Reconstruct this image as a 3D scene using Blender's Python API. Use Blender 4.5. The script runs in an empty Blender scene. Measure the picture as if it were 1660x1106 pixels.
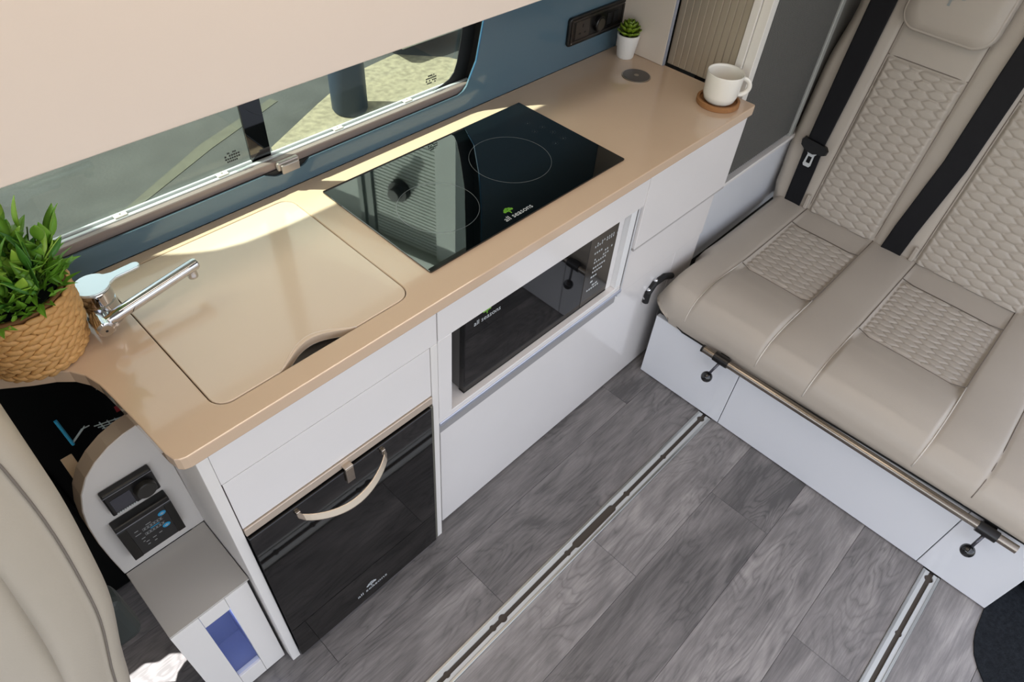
import bpy, bmesh, math, random
from mathutils import Vector, Matrix
C = bpy.context.scene.collection
SC = bpy.context.scene
random.seed(4)
PI = math.pi

# ------------------------------------------------------------------ camera, sky, sun, exposure
cam = bpy.data.cameras.new('camera'); cam.sensor_width = 36.0; cam.lens = 36.0*1106.4/1660
cam.clip_start = 0.02; cam.clip_end = 200
camo = bpy.data.objects.new('camera', cam); C.objects.link(camo)
Rr = ((0.694405, -0.716842, 0.062769), (-0.494681, -0.5389, -0.681819), (0.522583, 0.442408, -0.728823))
M = Matrix.Identity(4)
for i in range(3):
    M[i][0] = Rr[0][i]; M[i][1] = -Rr[1][i]; M[i][2] = -Rr[2][i]
M[0][3], M[1][3], M[2][3] = -0.642855, -0.696166, 1.780182
camo.matrix_world = M
SC.camera = camo
w = bpy.data.worlds.new('sky'); SC.world = w; w.use_nodes = True
nt = w.node_tree; bg = nt.nodes['Background']
sky = nt.nodes.new('ShaderNodeTexSky'); sky.sky_type = 'NISHITA'; sky.sun_disc = False
sky.sun_elevation = math.radians(55); sky.sun_rotation = math.radians(-49)
sky.air_density = 1.0; sky.dust_density = 3.5; sky.ozone_density = 1.0
cld = nt.nodes.new('ShaderNodeMix'); cld.data_type = 'RGBA'; cld.inputs['Factor'].default_value = .6
cld.inputs['B'].default_value = (2.35, 2.2, 2.02, 1)      # thin bright cloud over the blue
nt.links.new(sky.outputs[0], cld.inputs['A']); nt.links.new(cld.outputs['Result'], bg.inputs[0]); bg.inputs[1].default_value = 0.52
sun = bpy.data.lights.new('sun', 'SUN'); sun.energy = 12.0; sun.angle = math.radians(0.55); sun.color = (1, .97, .95)
suno = bpy.data.objects.new('sun', sun); C.objects.link(suno)
SUND = Vector((.52, -.45, -1.0)).normalized()
suno.rotation_euler = SUND.to_track_quat('-Z', 'Y').to_euler(); suno.location = (-3, 3, 6)
vs = SC.view_settings; vs.view_transform = 'Standard'; vs.look = 'None'; vs.gamma = 1; vs.use_curve_mapping = False
vs.exposure = 0.6
FILL = 4.6     # strength of the two added ceiling fill strips

# ------------------------------------------------------------------ materials
def lin(c): return tuple((v/12.92 if v <= .04045 else ((v+.055)/1.055)**2.4) for v in (x/255 for x in c))
MATS = {}
def mat(name, rgb, rough=.5, metal=0, spec=.5, bump=0, bscale=200, var=0, vscale=8, coat=0, emit=0, ior=None, sheen=0):
    if name in MATS: return MATS[name]
    m = bpy.data.materials.new(name); m.use_nodes = True; n = m.node_tree; b = n.nodes['Principled BSDF']
    col = lin(rgb)
    b.inputs['Base Color'].default_value = (*col, 1); b.inputs['Roughness'].default_value = rough
    b.inputs['Metallic'].default_value = metal; b.inputs['Specular IOR Level'].default_value = spec
    b.inputs['Coat Weight'].default_value = coat; b.inputs['Coat Roughness'].default_value = .04
    if ior: b.inputs['IOR'].default_value = ior
    if sheen: b.inputs['Sheen Weight'].default_value = sheen
    if emit: b.inputs['Emission Color'].default_value = (*col, 1); b.inputs['Emission Strength'].default_value = emit
    tc = n.nodes.new('ShaderNodeTexCoord')
    nz = n.nodes.new('ShaderNodeTexNoise'); nz.inputs['Scale'].default_value = vscale; nz.inputs['Detail'].default_value = 5
    n.links.new(tc.outputs['Object'], nz.inputs['Vector'])
    v = var if var else .02
    mx = n.nodes.new('ShaderNodeMix'); mx.data_type = 'RGBA'
    mx.inputs['A'].default_value = (*[c*(1-v) for c in col], 1); mx.inputs['B'].default_value = (*[min(1, c*(1+v)) for c in col], 1)
    n.links.new(nz.outputs['Fac'], mx.inputs['Factor']); n.links.new(mx.outputs['Result'], b.inputs['Base Color'])
    if bump:
        nb = n.nodes.new('ShaderNodeTexNoise'); nb.inputs['Scale'].default_value = bscale; nb.inputs['Detail'].default_value = 3
        n.links.new(tc.outputs['Object'], nb.inputs['Vector'])
        bp = n.nodes.new('ShaderNodeBump'); bp.inputs['Strength'].default_value = bump; bp.inputs['Distance'].default_value = .002
        n.links.new(nb.outputs['Fac'], bp.inputs['Height']); n.links.new(bp.outputs['Normal'], b.inputs['Normal'])
    MATS[name] = m
    return m
white = mat('white_gloss_board', (226, 222, 220), .16, coat=.5)
whitem = mat('white_matt_board', (222, 218, 214), .45)
cream = mat('cream_worktop', (205, 179, 153), .13, coat=.5, var=.03)
locker_m = mat('blush_gloss_front', (226, 212, 200), .13, coat=.5, bump=.05, bscale=9)
greytop = mat('grey_board', (182, 178, 172), .25)
blue_m = mat('blue_splashback', (84, 107, 120), .14, spec=.4, coat=.15)
bluedge = mat('blue_edge', (52, 100, 132), .25)
blackg = mat('black_glass', (5, 9, 11), .02, ior=2.0)
ovenglass = mat('oven_glass', (12, 12, 13), .03, ior=1.52)
blackp = mat('black_plastic', (13, 12, 12), .3)
blackm = mat('black_matt', (10, 10, 11), .6)
darkg = mat('dark_gloss_plastic', (4, 6, 6), .5, spec=.15)
chrome = mat('chrome', (205, 206, 210), .04, metal=1)
steel = mat('brushed_steel', (176, 168, 158), .3, metal=1)
nickel = mat('warm_nickel', (190, 178, 164), .34, metal=1)
alu = mat('aluminium', (190, 192, 190), .36, metal=1)
aluw = mat('satin_aluminium', (205, 208, 208), .45, metal=.3)
silver = mat('silver_print', (190, 194, 196), .4)
grey_print = mat('grey_print', (120, 124, 126), .5)
leather = mat('grey_beige_leather', (176, 167, 155), .42, bump=.12, bscale=420, var=.03)
quilt_m = mat('quilted_leather', (174, 165, 153), .45, bump=.1, bscale=420, var=.03)
pipe_m = mat('light_piping', (205, 198, 188), .45)
seam_m = mat('stitched_seam', (120, 111, 102), .6)
cableather = mat('cab_leather', (186, 176, 160), .45, bump=.15, bscale=300, var=.04)
belt_m = mat('black_webbing', (10, 10, 15), .6, spec=.3, bump=.3, bscale=700)
cork = mat('cork', (150, 104, 62), .8, bump=.5, bscale=160, var=.18, vscale=140)
ceramic = mat('white_ceramic', (232, 228, 218), .12, coat=.4)
potw = mat('white_pot', (232, 230, 226), .35)
soil = mat('dark_soil', (30, 26, 20), .95, bump=.6, bscale=120)
straw = mat('woven_straw', (196, 150, 92), .55, bump=.5, bscale=260, var=.25, vscale=60)
strawd = mat('woven_straw_backing', (112, 76, 38), .8)
leafA = mat('leaf_green', (164, 204, 76), .38, var=.25, vscale=30)
leafB = mat('leaf_mid', (118, 168, 56), .4, var=.25, vscale=30)
leafC = mat('leaf_dark', (74, 130, 48), .42, var=.25, vscale=30)
stem_m = mat('stem_green', (70, 96, 36), .5)
succ_m = mat('succulent_green', (104, 128, 30), .35, var=.3, vscale=60)
carpet = mat('dark_carpet', (33, 36, 40), .98, spec=.1, bump=1, bscale=230, var=.75, vscale=110)
tamb_l = mat('champagne_slat', (178, 166, 148), .33, metal=.55)
tamb_d = mat('graphite_slat', (104, 104, 101), .36, metal=.45)
asphalt = mat('asphalt', (50, 51, 49), .9, bump=.8, bscale=60, var=.55, vscale=4)
gravel_m = mat('pale_gravel', (116, 109, 90), .95, bump=1, bscale=45, var=.7, vscale=24)
bollard_m = mat('blue_grey_bollard', (40, 52, 66), .5)
clad = mat('pale_cladding', (214, 220, 214), .5)
red_m = mat('red_print', (170, 40, 50), .4)
cyan_m = mat('cyan_print', (40, 150, 200), .4)
cyan_glint = mat('blue_reflection', (60, 190, 235), .35)  # colour of the blue reflection on the black cab side
green_m = mat('green_print', (110, 170, 50), .4)
tree_blue = mat('blue_thread', (142, 148, 146), .7)
boxblue = mat('blue_locker_lining', (150, 160, 198), .5)
headlin = mat('headlining', (190, 184, 176), .9)
fleck = mat('flecked_black_trim', (20, 19, 18), .6, var=.9, vscale=300)

def glass_mat():
    m = bpy.data.materials.new('tinted_window_glass'); m.use_nodes = True; n = m.node_tree
    for x in list(n.nodes): n.nodes.remove(x)
    o = n.nodes.new('ShaderNodeOutputMaterial'); t = n.nodes.new('ShaderNodeBsdfTransparent'); g = n.nodes.new('ShaderNodeBsdfGlossy')
    t.inputs[0].default_value = (.70, .76, .71, 1); g.inputs['Roughness'].default_value = .01
    lw = n.nodes.new('ShaderNodeLayerWeight'); lw.inputs[0].default_value = .5; pw = n.nodes.new('ShaderNodeMath'); pw.operation = 'POWER'; pw.inputs[1].default_value = 5
    n.links.new(lw.outputs['Facing'], pw.inputs[0]); f = n.nodes.new('ShaderNodeMath'); f.operation = 'MULTIPLY_ADD'; f.inputs[1].default_value = .96; f.inputs[2].default_value = .03
    n.links.new(pw.outputs[0], f.inputs[0]); mx = n.nodes.new('ShaderNodeMixShader')
    n.links.new(f.outputs[0], mx.inputs[0]); n.links.new(t.outputs[0], mx.inputs[1]); n.links.new(g.outputs[0], mx.inputs[2])
    n.links.new(mx.outputs[0], o.inputs[0]); return m
glass = glass_mat()

def plank_mat():
    m = bpy.data.materials.new('grey_oak_vinyl'); m.use_nodes = True; n = m.node_tree; b = n.nodes['Principled BSDF']
    L = n.links.new; N = n.nodes.new
    tc = N('ShaderNodeTexCoord'); oi = N('ShaderNodeObjectInfo')
    sc = N('ShaderNodeVectorMath'); sc.operation = 'SCALE'; sc.inputs['Scale'].default_value = 37.0
    cmb = N('ShaderNodeCombineXYZ'); L(oi.outputs['Random'], cmb.inputs[0]); L(oi.outputs['Random'], cmb.inputs[1]); L(oi.outputs['Random'], cmb.inputs[2])
    L(cmb.outputs[0], sc.inputs[0])
    ad = N('ShaderNodeVectorMath'); ad.operation = 'ADD'; L(tc.outputs['Object'], ad.inputs[0]); L(sc.outputs[0], ad.inputs[1])
    mp = N('ShaderNodeMapping'); mp.inputs['Scale'].default_value = (1.9, 7.0, 1); L(ad.outputs[0], mp.inputs[0])
    n1 = N('ShaderNodeTexNoise'); n1.inputs['Scale'].default_value = 1.4; n1.inputs['Detail'].default_value = 3; n1.inputs['Distortion'].default_value = .6
    L(mp.outputs[0], n1.inputs['Vector'])
    # ring grain: sine of the low frequency field
    mul = N('ShaderNodeMath'); mul.operation = 'MULTIPLY'; mul.inputs[1].default_value = 42; L(n1.outputs['Fac'], mul.inputs[0])
    s0_ = N('ShaderNodeMath'); s0_.operation = 'SINE'; L(mul.outputs[0], s0_.inputs[0])
    s1_ = N('ShaderNodeMath'); s1_.operation = 'ABSOLUTE'; L(s0_.outputs[0], s1_.inputs[0])
    s2_ = N('ShaderNodeMath'); s2_.operation = 'POWER'; s2_.inputs[1].default_value = .45; L(s1_.outputs[0], s2_.inputs[0])
    mp4 = N('ShaderNodeMapping'); mp4.inputs['Scale'].default_value = (2.2, 6, 1); mp4.inputs['Location'].default_value = (5, 3, 1); L(ad.outputs[0], mp4.inputs[0])
    n4 = N('ShaderNodeTexNoise'); n4.inputs['Scale'].default_value = 1.0; n4.inputs['Detail'].default_value = 2; L(mp4.outputs[0], n4.inputs['Vector'])
    mr = N('ShaderNodeMapRange'); mr.inputs[1].default_value = .42; mr.inputs[2].default_value = .62; L(n4.outputs['Fac'], mr.inputs[0])
    s3_ = N('ShaderNodeMath'); s3_.operation = 'SUBTRACT'; s3_.inputs[1].default_value = 1.0; L(s2_.outputs[0], s3_.inputs[0])
    sn = N('ShaderNodeMath'); sn.operation = 'MULTIPLY'; L(s3_.outputs[0], sn.inputs[0]); L(mr.outputs[0], sn.inputs[1])
    mp2 = N('ShaderNodeMapping'); mp2.inputs['Scale'].default_value = (12, 200, 1); L(ad.outputs[0], mp2.inputs[0])
    n2 = N('ShaderNodeTexNoise'); n2.inputs['Scale'].default_value = 1.0; n2.inputs['Detail'].default_value = 6; n2.inputs['Roughness'].default_value = .65
    L(mp2.outputs[0], n2.inputs['Vector'])
    mp3 = N('ShaderNodeMapping'); mp3.inputs['Scale'].default_value = (3.5, 12, 1); L(ad.outputs[0], mp3.inputs[0])
    n3 = N('ShaderNodeTexNoise'); n3.inputs['Scale'].default_value = 1.0; n3.inputs['Detail'].default_value = 6; n3.inputs['Distortion'].default_value = 1.2
    L(mp3.outputs[0], n3.inputs['Vector'])
    a1 = N('ShaderNodeMath'); a1.operation = 'MULTIPLY_ADD'; a1.inputs[1].default_value = .20; a1.inputs[2].default_value = .04; L(sn.outputs[0], a1.inputs[0])
    a2 = N('ShaderNodeMath'); a2.operation = 'MULTIPLY_ADD'; a2.inputs[1].default_value = .42; L(n2.outputs['Fac'], a2.inputs[0]); L(a1.outputs[0], a2.inputs[2])
    a3 = N('ShaderNodeMath'); a3.operation = 'MULTIPLY_ADD'; a3.inputs[1].default_value = .58; L(n3.outputs['Fac'], a3.inputs[0]); L(a2.outputs[0], a3.inputs[2])
    a4 = N('ShaderNodeMath'); a4.operation = 'MULTIPLY_ADD'; a4.inputs[1].default_value = .2; L(oi.outputs['Random'], a4.inputs[0]); L(a3.outputs[0], a4.inputs[2])
    cr = N('ShaderNodeValToRGB'); e = cr.color_ramp.elements
    e[0].position = .52; e[0].color = (*lin((90, 88, 88)), 1); e[1].position = 1.0; e[1].color = (*lin((174, 169, 166)), 1)
    x = e.new(.78); x.color = (*lin((134, 130, 129)), 1)
    sb = N('ShaderNodeMath'); sb.operation = 'SUBTRACT'; sb.inputs[1].default_value = -.075; L(a4.outputs[0], sb.inputs[0])
    L(sb.outputs[0], cr.inputs[0]); L(cr.outputs[0], b.inputs['Base Color'])
    b.inputs['Roughness'].default_value = .42
    bp = N('ShaderNodeBump'); bp.inputs['Strength'].default_value = .12; bp.inputs['Distance'].default_value = .001
    L(n2.outputs['Fac'], bp.inputs['Height']); L(bp.outputs[0], b.inputs['Normal'])
    return m
plank_m = plank_mat()

# ------------------------------------------------------------------ helpers
def tag(o, label=None, cat=None, group=None, kind=None):
    if label: o['label'] = label
    if cat: o['category'] = cat
    if group: o['group'] = group
    if kind: o['kind'] = kind
    return o
def thing(name, label, cat, loc=(0, 0, 0), group=None, rot=(0, 0, 0)):
    o = bpy.data.objects.new(name, None); C.objects.link(o); o.empty_display_size = .05
    o.location = loc; o.rotation_euler = rot
    return tag(o, label, cat, group)
def link(name, me, m, parent=None, loc=None, world=True):
    """link a mesh given in world coordinates; as a child it keeps its world place"""
    if m is not None and not me.materials:
        for x in (m if isinstance(m, (list, tuple)) else [m]): me.materials.append(x)
    o = bpy.data.objects.new(name, me); C.objects.link(o)
    if parent is not None:
        o.parent = parent
        if world:
            pm = Matrix.Identity(4); q = parent
            while q is not None:
                pm = q.matrix_basis_w() @ pm if False else (Matrix.Translation(q.location) @ q.rotation_euler.to_matrix().to_4x4()) @ pm
                q = q.parent
            me.transform(pm.inverted())
    if loc is not None: o.location = loc
    return o
def obj(name, bm, m, parent=None, smooth=False, loc=None, world=True, autos=False):
    me = bpy.data.meshes.new(name)
    bmesh.ops.recalc_face_normals(bm, faces=bm.faces)
    if smooth or autos:
        for f in bm.faces: f.smooth = True
    if autos:
        for e in bm.edges:
            if len(e.link_faces) == 2 and e.calc_face_angle(0) > .6: e.smooth = False
    bm.to_mesh(me); bm.free()
    return link(name, me, m, parent, loc, world)
def nb(): return bmesh.new()
def box(bm, x0, x1, y0, y1, z0, z1, bev=0, seg=1):
    r = bmesh.ops.create_cube(bm, size=1)
    for v in r['verts']:
        v.co = Vector((x0 + (v.co.x+.5)*(x1-x0), y0 + (v.co.y+.5)*(y1-y0), z0 + (v.co.z+.5)*(z1-z0)))
    if bev:
        ed = list({e for v in r['verts'] for e in v.link_edges})
        bmesh.ops.bevel(bm, geom=ed, offset=bev, segments=seg, affect='EDGES', profile=.5)
    return bm
def B(x0, x1, y0, y1, z0, z1, bev=0, seg=1): return box(nb(), x0, x1, y0, y1, z0, z1, bev, seg)
def prism(bm, pts, axis, a, b):
    """polygon pts (2D) extruded from a to b along axis: 'z' pts=(x,y); 'y' pts=(x,z); 'x' pts=(y,z)"""
    def P(p, t): return {'z': (p[0], p[1], t), 'y': (p[0], t, p[1]), 'x': (t, p[0], p[1])}[axis]
    va = [bm.verts.new(P(p, a)) for p in pts]; vb = [bm.verts.new(P(p, b)) for p in pts]
    n = len(pts)
    bm.faces.new(va); bm.faces.new(vb[::-1])
    for i in range(n): bm.faces.new((va[i], vb[i], vb[(i+1) % n], va[(i+1) % n]))
    return bm
def holed(bm, loops, axis, a, b):
    """flat plate with holes: loops[0] outer, others holes"""
    def P(p, t): return {'z': (p[0], p[1], t), 'y': (p[0], t, p[1])}[axis]
    for t in (a, b):
        ed = []
        for lp in loops:
            vs_ = [bm.verts.new(P(p, t)) for p in lp]
            ed += [bm.edges.new((vs_[i], vs_[(i+1) % len(vs_)])) for i in range(len(vs_))]
        bmesh.ops.triangle_fill(bm, use_beauty=True, use_dissolve=False, edges=ed)
    for lp in loops:
        va = [bm.verts.new(P(p, a)) for p in lp]; vb = [bm.verts.new(P(p, b)) for p in lp]; n = len(lp)
        for i in range(n): bm.faces.new((va[i], va[(i+1) % n], vb[(i+1) % n], vb[i]))
    bmesh.ops.remove_doubles(bm, verts=bm.verts, dist=1e-5)
    return bm
def rrect(x0, x1, y0, y1, r, n=5):
    out = []
    for cx, cy, a0 in ((x1-r, y1-r, 0), (x0+r, y1-r, 90), (x0+r, y0+r, 180), (x1-r, y0+r, 270)):
        for i in range(n+1):
            a = math.radians(a0 + 90*i/n); out.append((cx+r*math.cos(a), cy+r*math.sin(a)))
    return out
def circ(cx, cy, r, n=32): return [(cx+r*math.cos(2*PI*i/n), cy+r*math.sin(2*PI*i/n)) for i in range(n)]
def lathe(bm, prof, cx, cy, n=32, cap0=True, cap1=True):
    rings = []
    for r, z in prof:
        rings.append([bm.verts.new((cx+r*math.cos(2*PI*i/n), cy+r*math.sin(2*PI*i/n), z)) for i in range(n)])
    for a, b in zip(rings, rings[1:]):
        for i in range(n): bm.faces.new((a[i], a[(i+1) % n], b[(i+1) % n], b[i]))
    if cap0: bm.faces.new(rings[0][::-1])
    if cap1: bm.faces.new(rings[-1])
    return bm
def tube(bm, pts, r, n=8, closed=False, rads=None, caps=True, flat=1.0):
    pts = [Vector(p) for p in pts]; rings = []; prev = None
    for i, p in enumerate(pts):
        if closed: t = pts[(i+1) % len(pts)] - pts[i-1]
        else: t = pts[min(i+1, len(pts)-1)] - pts[max(i-1, 0)]
        t.normalize()
        if prev is None: u = t.orthogonal().normalized()
        else:
            u = prev - t*prev.dot(t)
            u = u.normalized() if u.length > 1e-6 else t.orthogonal().normalized()
        prev = u; v = t.cross(u); rr = rads[i] if rads else r
        rings.append([bm.verts.new(p + (u*math.cos(2*PI*k/n) + v*math.sin(2*PI*k/n)*flat)*rr) for k in range(n)])
    m = len(rings)
    for i in range(m if closed else m-1):
        a, b = rings[i], rings[(i+1) % m]
        for k in range(n): bm.faces.new((a[k], a[(k+1) % n], b[(k+1) % n], b[k]))
    if not closed and caps: bm.faces.new(rings[0][::-1]); bm.faces.new(rings[-1])
    return bm
def cyl(bm, p0, p1, r, n=20, r1=None): return tube(bm, [p0, p1], r, n, rads=[r, r if r1 is None else r1])
def ball(bm, c, r, su=20, sv=12, sq=(1, 1, 1)):
    res = bmesh.ops.create_uvsphere(bm, u_segments=su, v_segments=sv, radius=r)
    for v in res['verts']: v.co = Vector((v.co.x*sq[0]+c[0], v.co.y*sq[1]+c[1], v.co.z*sq[2]+c[2]))
    return bm
def lerp(pts, x):
    if x <= pts[0][0]: return pts[0][1]
    for (a, b), (c, d) in zip(pts, pts[1:]):
        if x <= c:
            t = (x-a)/(c-a); t = t*t*(3-2*t); return b+(d-b)*t
    return pts[-1][1]
def dup(o, parent=None, loc=None, rot=None):
    c = o.copy(); C.objects.link(c); c.parent = parent
    if loc is not None: c.location = loc
    if rot is not None: c.rotation_euler = rot
    return c
def copy_tree(o, parent=None, loc=None, label=None):
    c = dup(o, parent, loc)
    if label: c['label'] = label
    for ch in list(o.children): copy_tree(ch, c)
    return c

def text_mesh(txt, size, depth=.0002):
    cu = bpy.data.curves.new('lettering', 'FONT'); cu.body = txt; cu.size = size; cu.extrude = depth; cu.resolution_u = 3
    cu.align_x = 'CENTER'; cu.align_y = 'BOTTOM_BASELINE'
    o = bpy.data.objects.new('lettering', cu); C.objects.link(o)
    me = bpy.data.meshes.new_from_object(o); bpy.data.objects.remove(o); bpy.data.curves.remove(cu)
    return me
def place_text(txt, width, m, parent, origin, ux, uy, name='lettering', squash=1.0):
    """origin = centre of the base line, ux = reading direction, uy = up direction"""
    me = text_mesh(txt, 1.0, .002)
    xs = [v.co.x for v in me.vertices]; s = width/(max(xs)-min(xs)); cx = (max(xs)+min(xs))/2
    ux = Vector(ux).normalized(); uy = Vector(uy).normalized(); un = ux.cross(uy)
    for v in me.vertices:
        c = v.co.copy(); c.x -= cx
        v.co = Vector(origin) + ux*c.x*s + uy*c.y*s*squash + un*(c.z*s)
    me.materials.clear()
    return link(name, me, m, parent)
def tree_logo(w_, m, parent, origin, ux, uy, name='tree_emblem'):
    """small spreading tree: crown of leaf clusters above a forked trunk"""
    bm = nb(); ux = Vector(ux).normalized(); uy = Vector(uy).normalized(); un = ux.cross(uy); O = Vector(origin)
    def disc(cx, cy, rx, ry):
        vs0 = [bm.verts.new(O + ux*((cx+rx*math.cos(a*PI/6))*w_) + uy*((cy+ry*math.sin(a*PI/6))*w_) + un*.0003) for a in range(12)]
        bm.faces.new(vs0)
    for cx, cy, rx, ry in ((-.36, .42, .15, .13), (-.2, .58, .17, .13), (0, .66, .18, .14), (.2, .58, .17, .13), (.37, .42, .14, .13), (-.13, .42, .13, .1), (.14, .42, .13, .1)):
        disc(cx, cy, rx, ry)
    for pl in (((-.05, 0), (.05, 0), (.035, .4), (-.035, .4)), ((-.03, .15), (.0, .12), (-.22, .4), (-.26, .38)), ((.0, .12), (.03, .15), (.26, .38), (.22, .4))):
        bm.faces.new([bm.verts.new(O + ux*(a*w_) + uy*(b*w_) + un*.0004) for a, b in pl])
    return obj(name, bm, m, parent)

H = .90   # worktop height
# ------------------------------------------------------------------ FLOOR (planks)
floor = obj('floor', B(-2.6, 2.4, -1.43, .50, -.03, -.004), mat('floor_joint', (58, 55, 54), .9)); tag(floor, 'grey wood-effect plank floor of the van', kind='structure')
def plank_piece(x0, x1, y0, y1):
    g = .0004
    x0 += g; x1 -= g; y0 += g; y1 -= g
    bm = nb(); cx, cy = (x0+x1)/2, (y0+y1)/2
    box(bm, x0-cx, x1-cx, y0-cy, y1-cy, -.003, 0, .0005)
    o = obj('plank', bm, plank_m, floor, world=False); o.location = (cx, cy, 0)
rows = [(.309, .50, -.2), (.1165, .309, .33), (-.076, .1165, -.454), (-.2685, -.076, -.062), (-.461, -.2685, .25), (-.6535, -.461, .63), (-.846, -.6535, -.13), (-1.0385, -.846, .42), (-1.231, -1.0385, .02), (-1.4235, -1.231, -.4)]
LP = 1.165
for k, (y0, y1, j) in enumerate(rows):
    # cut out slots for the two floor rails
    spans = [(y0, y1)]
    for ra, rb in ((-.3085, -.2600), (-1.0715, -1.0225)):
        ns = []
        for a, b in spans:
            if rb <= a or ra >= b: ns.append((a, b))
            else:
                if ra > a: ns.append((a, ra))
                if rb < b: ns.append((rb, b))
        spans = ns
    x = j - 2*LP
    while x < 2.3:
        for a, b in spans:
            X0, X1 = max(x, -2.5), min(x+LP, 2.3)
            if X1-X0 > .01 and b-a > .004: plank_piece(X0, X1, a, b)
        x += LP

# floor rails
def rail(yc, label, x0=-1.9):
    t = thing('floor_rail', label, 'floor rail', (x0, yc, 0), 'twin aluminium seat rails let into the floor')
    wd = .024
    x1 = .862
    # two flanges with scalloped key holes
    per = .305; holes = []
    x = .626
    for base in (0, -1.03):
        for hx_, r_ in ((.84, .012), (.626, .009), (.437, .0095), (.366, .0115), (.204, .0115), (.166, .009), (-.091, .0115), (-.127, .009), (-.286, .009)):
            if hx_+base > x0+.05 and (base == 0 or hx_ < .8): holes.append((hx_+base, r_))
    for sgn in (1, -1):
        pts = [(x0, sgn*wd), (x1, sgn*wd)]
        inner = [(x1, sgn*.006)]
        for cx, r in holes:
            for i in range(9):
                a = math.pi*i/8
                px = cx + r*math.cos(a); py = max(.006, r*math.sin(a))
                if abs(cx-.366) < .001 and i > 4: px, py = cx-.001*i, .0115
                if abs(cx-.204) < .001 and i < 4: px, py = cx+.001*(8-i), .0115
                inner.append((px, sgn*py))
        inner.append((x0, sgn*.006))
        bm = prism(nb(), [(p[0], p[1]+yc) for p in pts+inner], 'z', -.002, .0025)
        obj('flange', bm, aluw, t)
        bm = B(x0, x1, yc+sgn*.020-.0035, yc+sgn*.020+.0035, .0025, .0045, .0008)
        obj('rib', bm, alu, t)
    obj('channel_bed', B(x0, x1, yc-.0235, yc+.0235, -.004, -.0025), mat('rail_bed', (70, 62, 54), .6), t)
    return t
rail(-.2843, 'aluminium keyhole floor rail ending under the left end of the bench')
rail(-1.047, 'aluminium keyhole floor rail ending under the right end of the bench')

# carpeted step well
bm = nb()
pts = [(.99, -1.185), (.868, -1.1905), (.83, -1.192), (.79, -1.194), (.755, -1.2), (.718, -1.213), (.69, -1.232), (.66, -1.26), (.62, -1.33), (.6, -1.5), (1.6, -1.5), (1.6, -1.185)]
prism(bm, pts, 'z', -.03, .004)
t = obj('step_carpet', bm, carpet); tag(t, 'dark flecked carpet with rounded edge beside the right end of the bench', 'carpet')
t2 = obj('floor_step', B(-2.6, .6, -1.7, -1.435, -.2, -.16), carpet); tag(t2, kind='structure')
fe = obj('carpet_wheel_box', B(1.0, 1.6, -1.5, -1.235, .004, .045, .018, 3), carpet); tag(fe, 'dark carpeted box against the outer side of the bench', 'carpet box')

# ------------------------------------------------------------------ SHELL
def struct(name, bm, m, parent=None, label=None):
    o = obj(name, bm, m, parent); o['kind'] = 'structure'
    if label: o['label'] = label
    return o
WX0 = -.93
win = [(WX0, .95), (-.09, .95), (-.07, .940), (-.062, .9375), (-.002, .9375), (.006, .940), (.02, .95), (.455, .95), (.472, .955), (.484, .965), (.492, .98), (.515, 1.02), (.538, 1.12), (.552, 1.25), (.56, 1.42), (WX0, 1.42)]
wall = [( -1.03, 0), (2.4, 0), (2.4, 1.98), (-1.03, 1.98)]
struct('wall_left', holed(nb(), [wall, [(WX0-.02, .92), (.60, .92), (.60, 1.45), (WX0-.02, 1.45)]], 'y', .5215, .56), whitem, label='van side wall behind the worktop')
struct('wall_rear', B(2.35, 2.4, -1.6, .56, 0, 1.98), whitem)
struct('ceiling', B(-2.6, 2.4, -1.45, .60, 1.96, 2.0), headlin)
cm = bpy.data.materials.new('fill_glow'); cm.use_nodes = True
cm.node_tree.nodes['Principled BSDF'].inputs['Emission Color'].default_value = (1, .86, .72, 1); cm.node_tree.nodes['Principled BSDF'].inputs['Emission Strength'].default_value = FILL
for yy, lab in ((-.12, 'long warm fill light strip added nearer the kitchen, above the view'), (-.80, 'long warm fill light strip added nearer the sliding door, above the view')):  # unseen fill lights added to brighten worktop, locker and seat backs
    tl_ = thing('fill_light', lab, 'light', (-.05, yy, 1.96), 'added fill light strips')
    obj('frame', B(-.92, .72, yy-.075, yy+.075, 1.944, 1.9598, .003), aluw, tl_); obj('fill_panel', B(-.90, .70, yy-.06, yy+.06, 1.940, 1.9438), cm, tl_)  # frame and glowing panel of the added fill strip
struct('wall_front', B(-2.65, -2.6, -1.5, .56, 0, .85), blackp)
struct('trim_1', B(-2.6, -1.0305, .50, .53, 0, .57), darkg)
struct('trim_2', B(-2.6, -1.0305, .48, .56, 1.3, 1.98), headlin)

# window
wf = tag(bpy.data.objects.new('window_1', None), kind='structure'); C.objects.link(wf); wf.location = (-.2, .51, .95)
wf['label'] = 'long sliding side window above the worktop'
obj('lower_rail', B(WX0, .535, .490, .5035, .925, .9665, .0015), mat('rail_beige', (140, 126, 120), .42, metal=.3), wf)
obj('window_track', B(WX0, .535, .504, .5115, .92, .9685, .0007), aluw, wf)
obj('window_track', B(WX0, .535, .5115, .5165, .92, .958), blackm, wf)
obj('window_track', B(WX0, .535, .5165, .5215, .92, .971, .0007), aluw, wf)
obj('pane', B(WX0, -.088, .5185, .5205, .962, 1.44), glass, wf)
obj('pane', B(-.052, .575, .5185, .5205, .962, 1.44), glass, wf)
obj('divider', B(-.094, -.048, .5165, .5225, .966, 1.44, .0006), blackg, wf)
bm = nb(); prism(bm, [(.498, .925), (.512, .975), (.533, 1.04), (.551, 1.15), (.562, 1.44), (.61, 1.44), (.61, .925)], 'y', .492, .5215)
obj('side_seal', bm, fleck, wf)
bm = nb(); prism(bm, [(.40, .962), (.432, .9715), (.455, .979), (.472, .993), (.482, 1.015), (.495, 1.07), (.514, 1.18), (.526, 1.44), (.60, 1.44), (.60, .962)], 'y', .5145, .5165)
obj('corner_seal', bm, blackm, wf)
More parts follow.
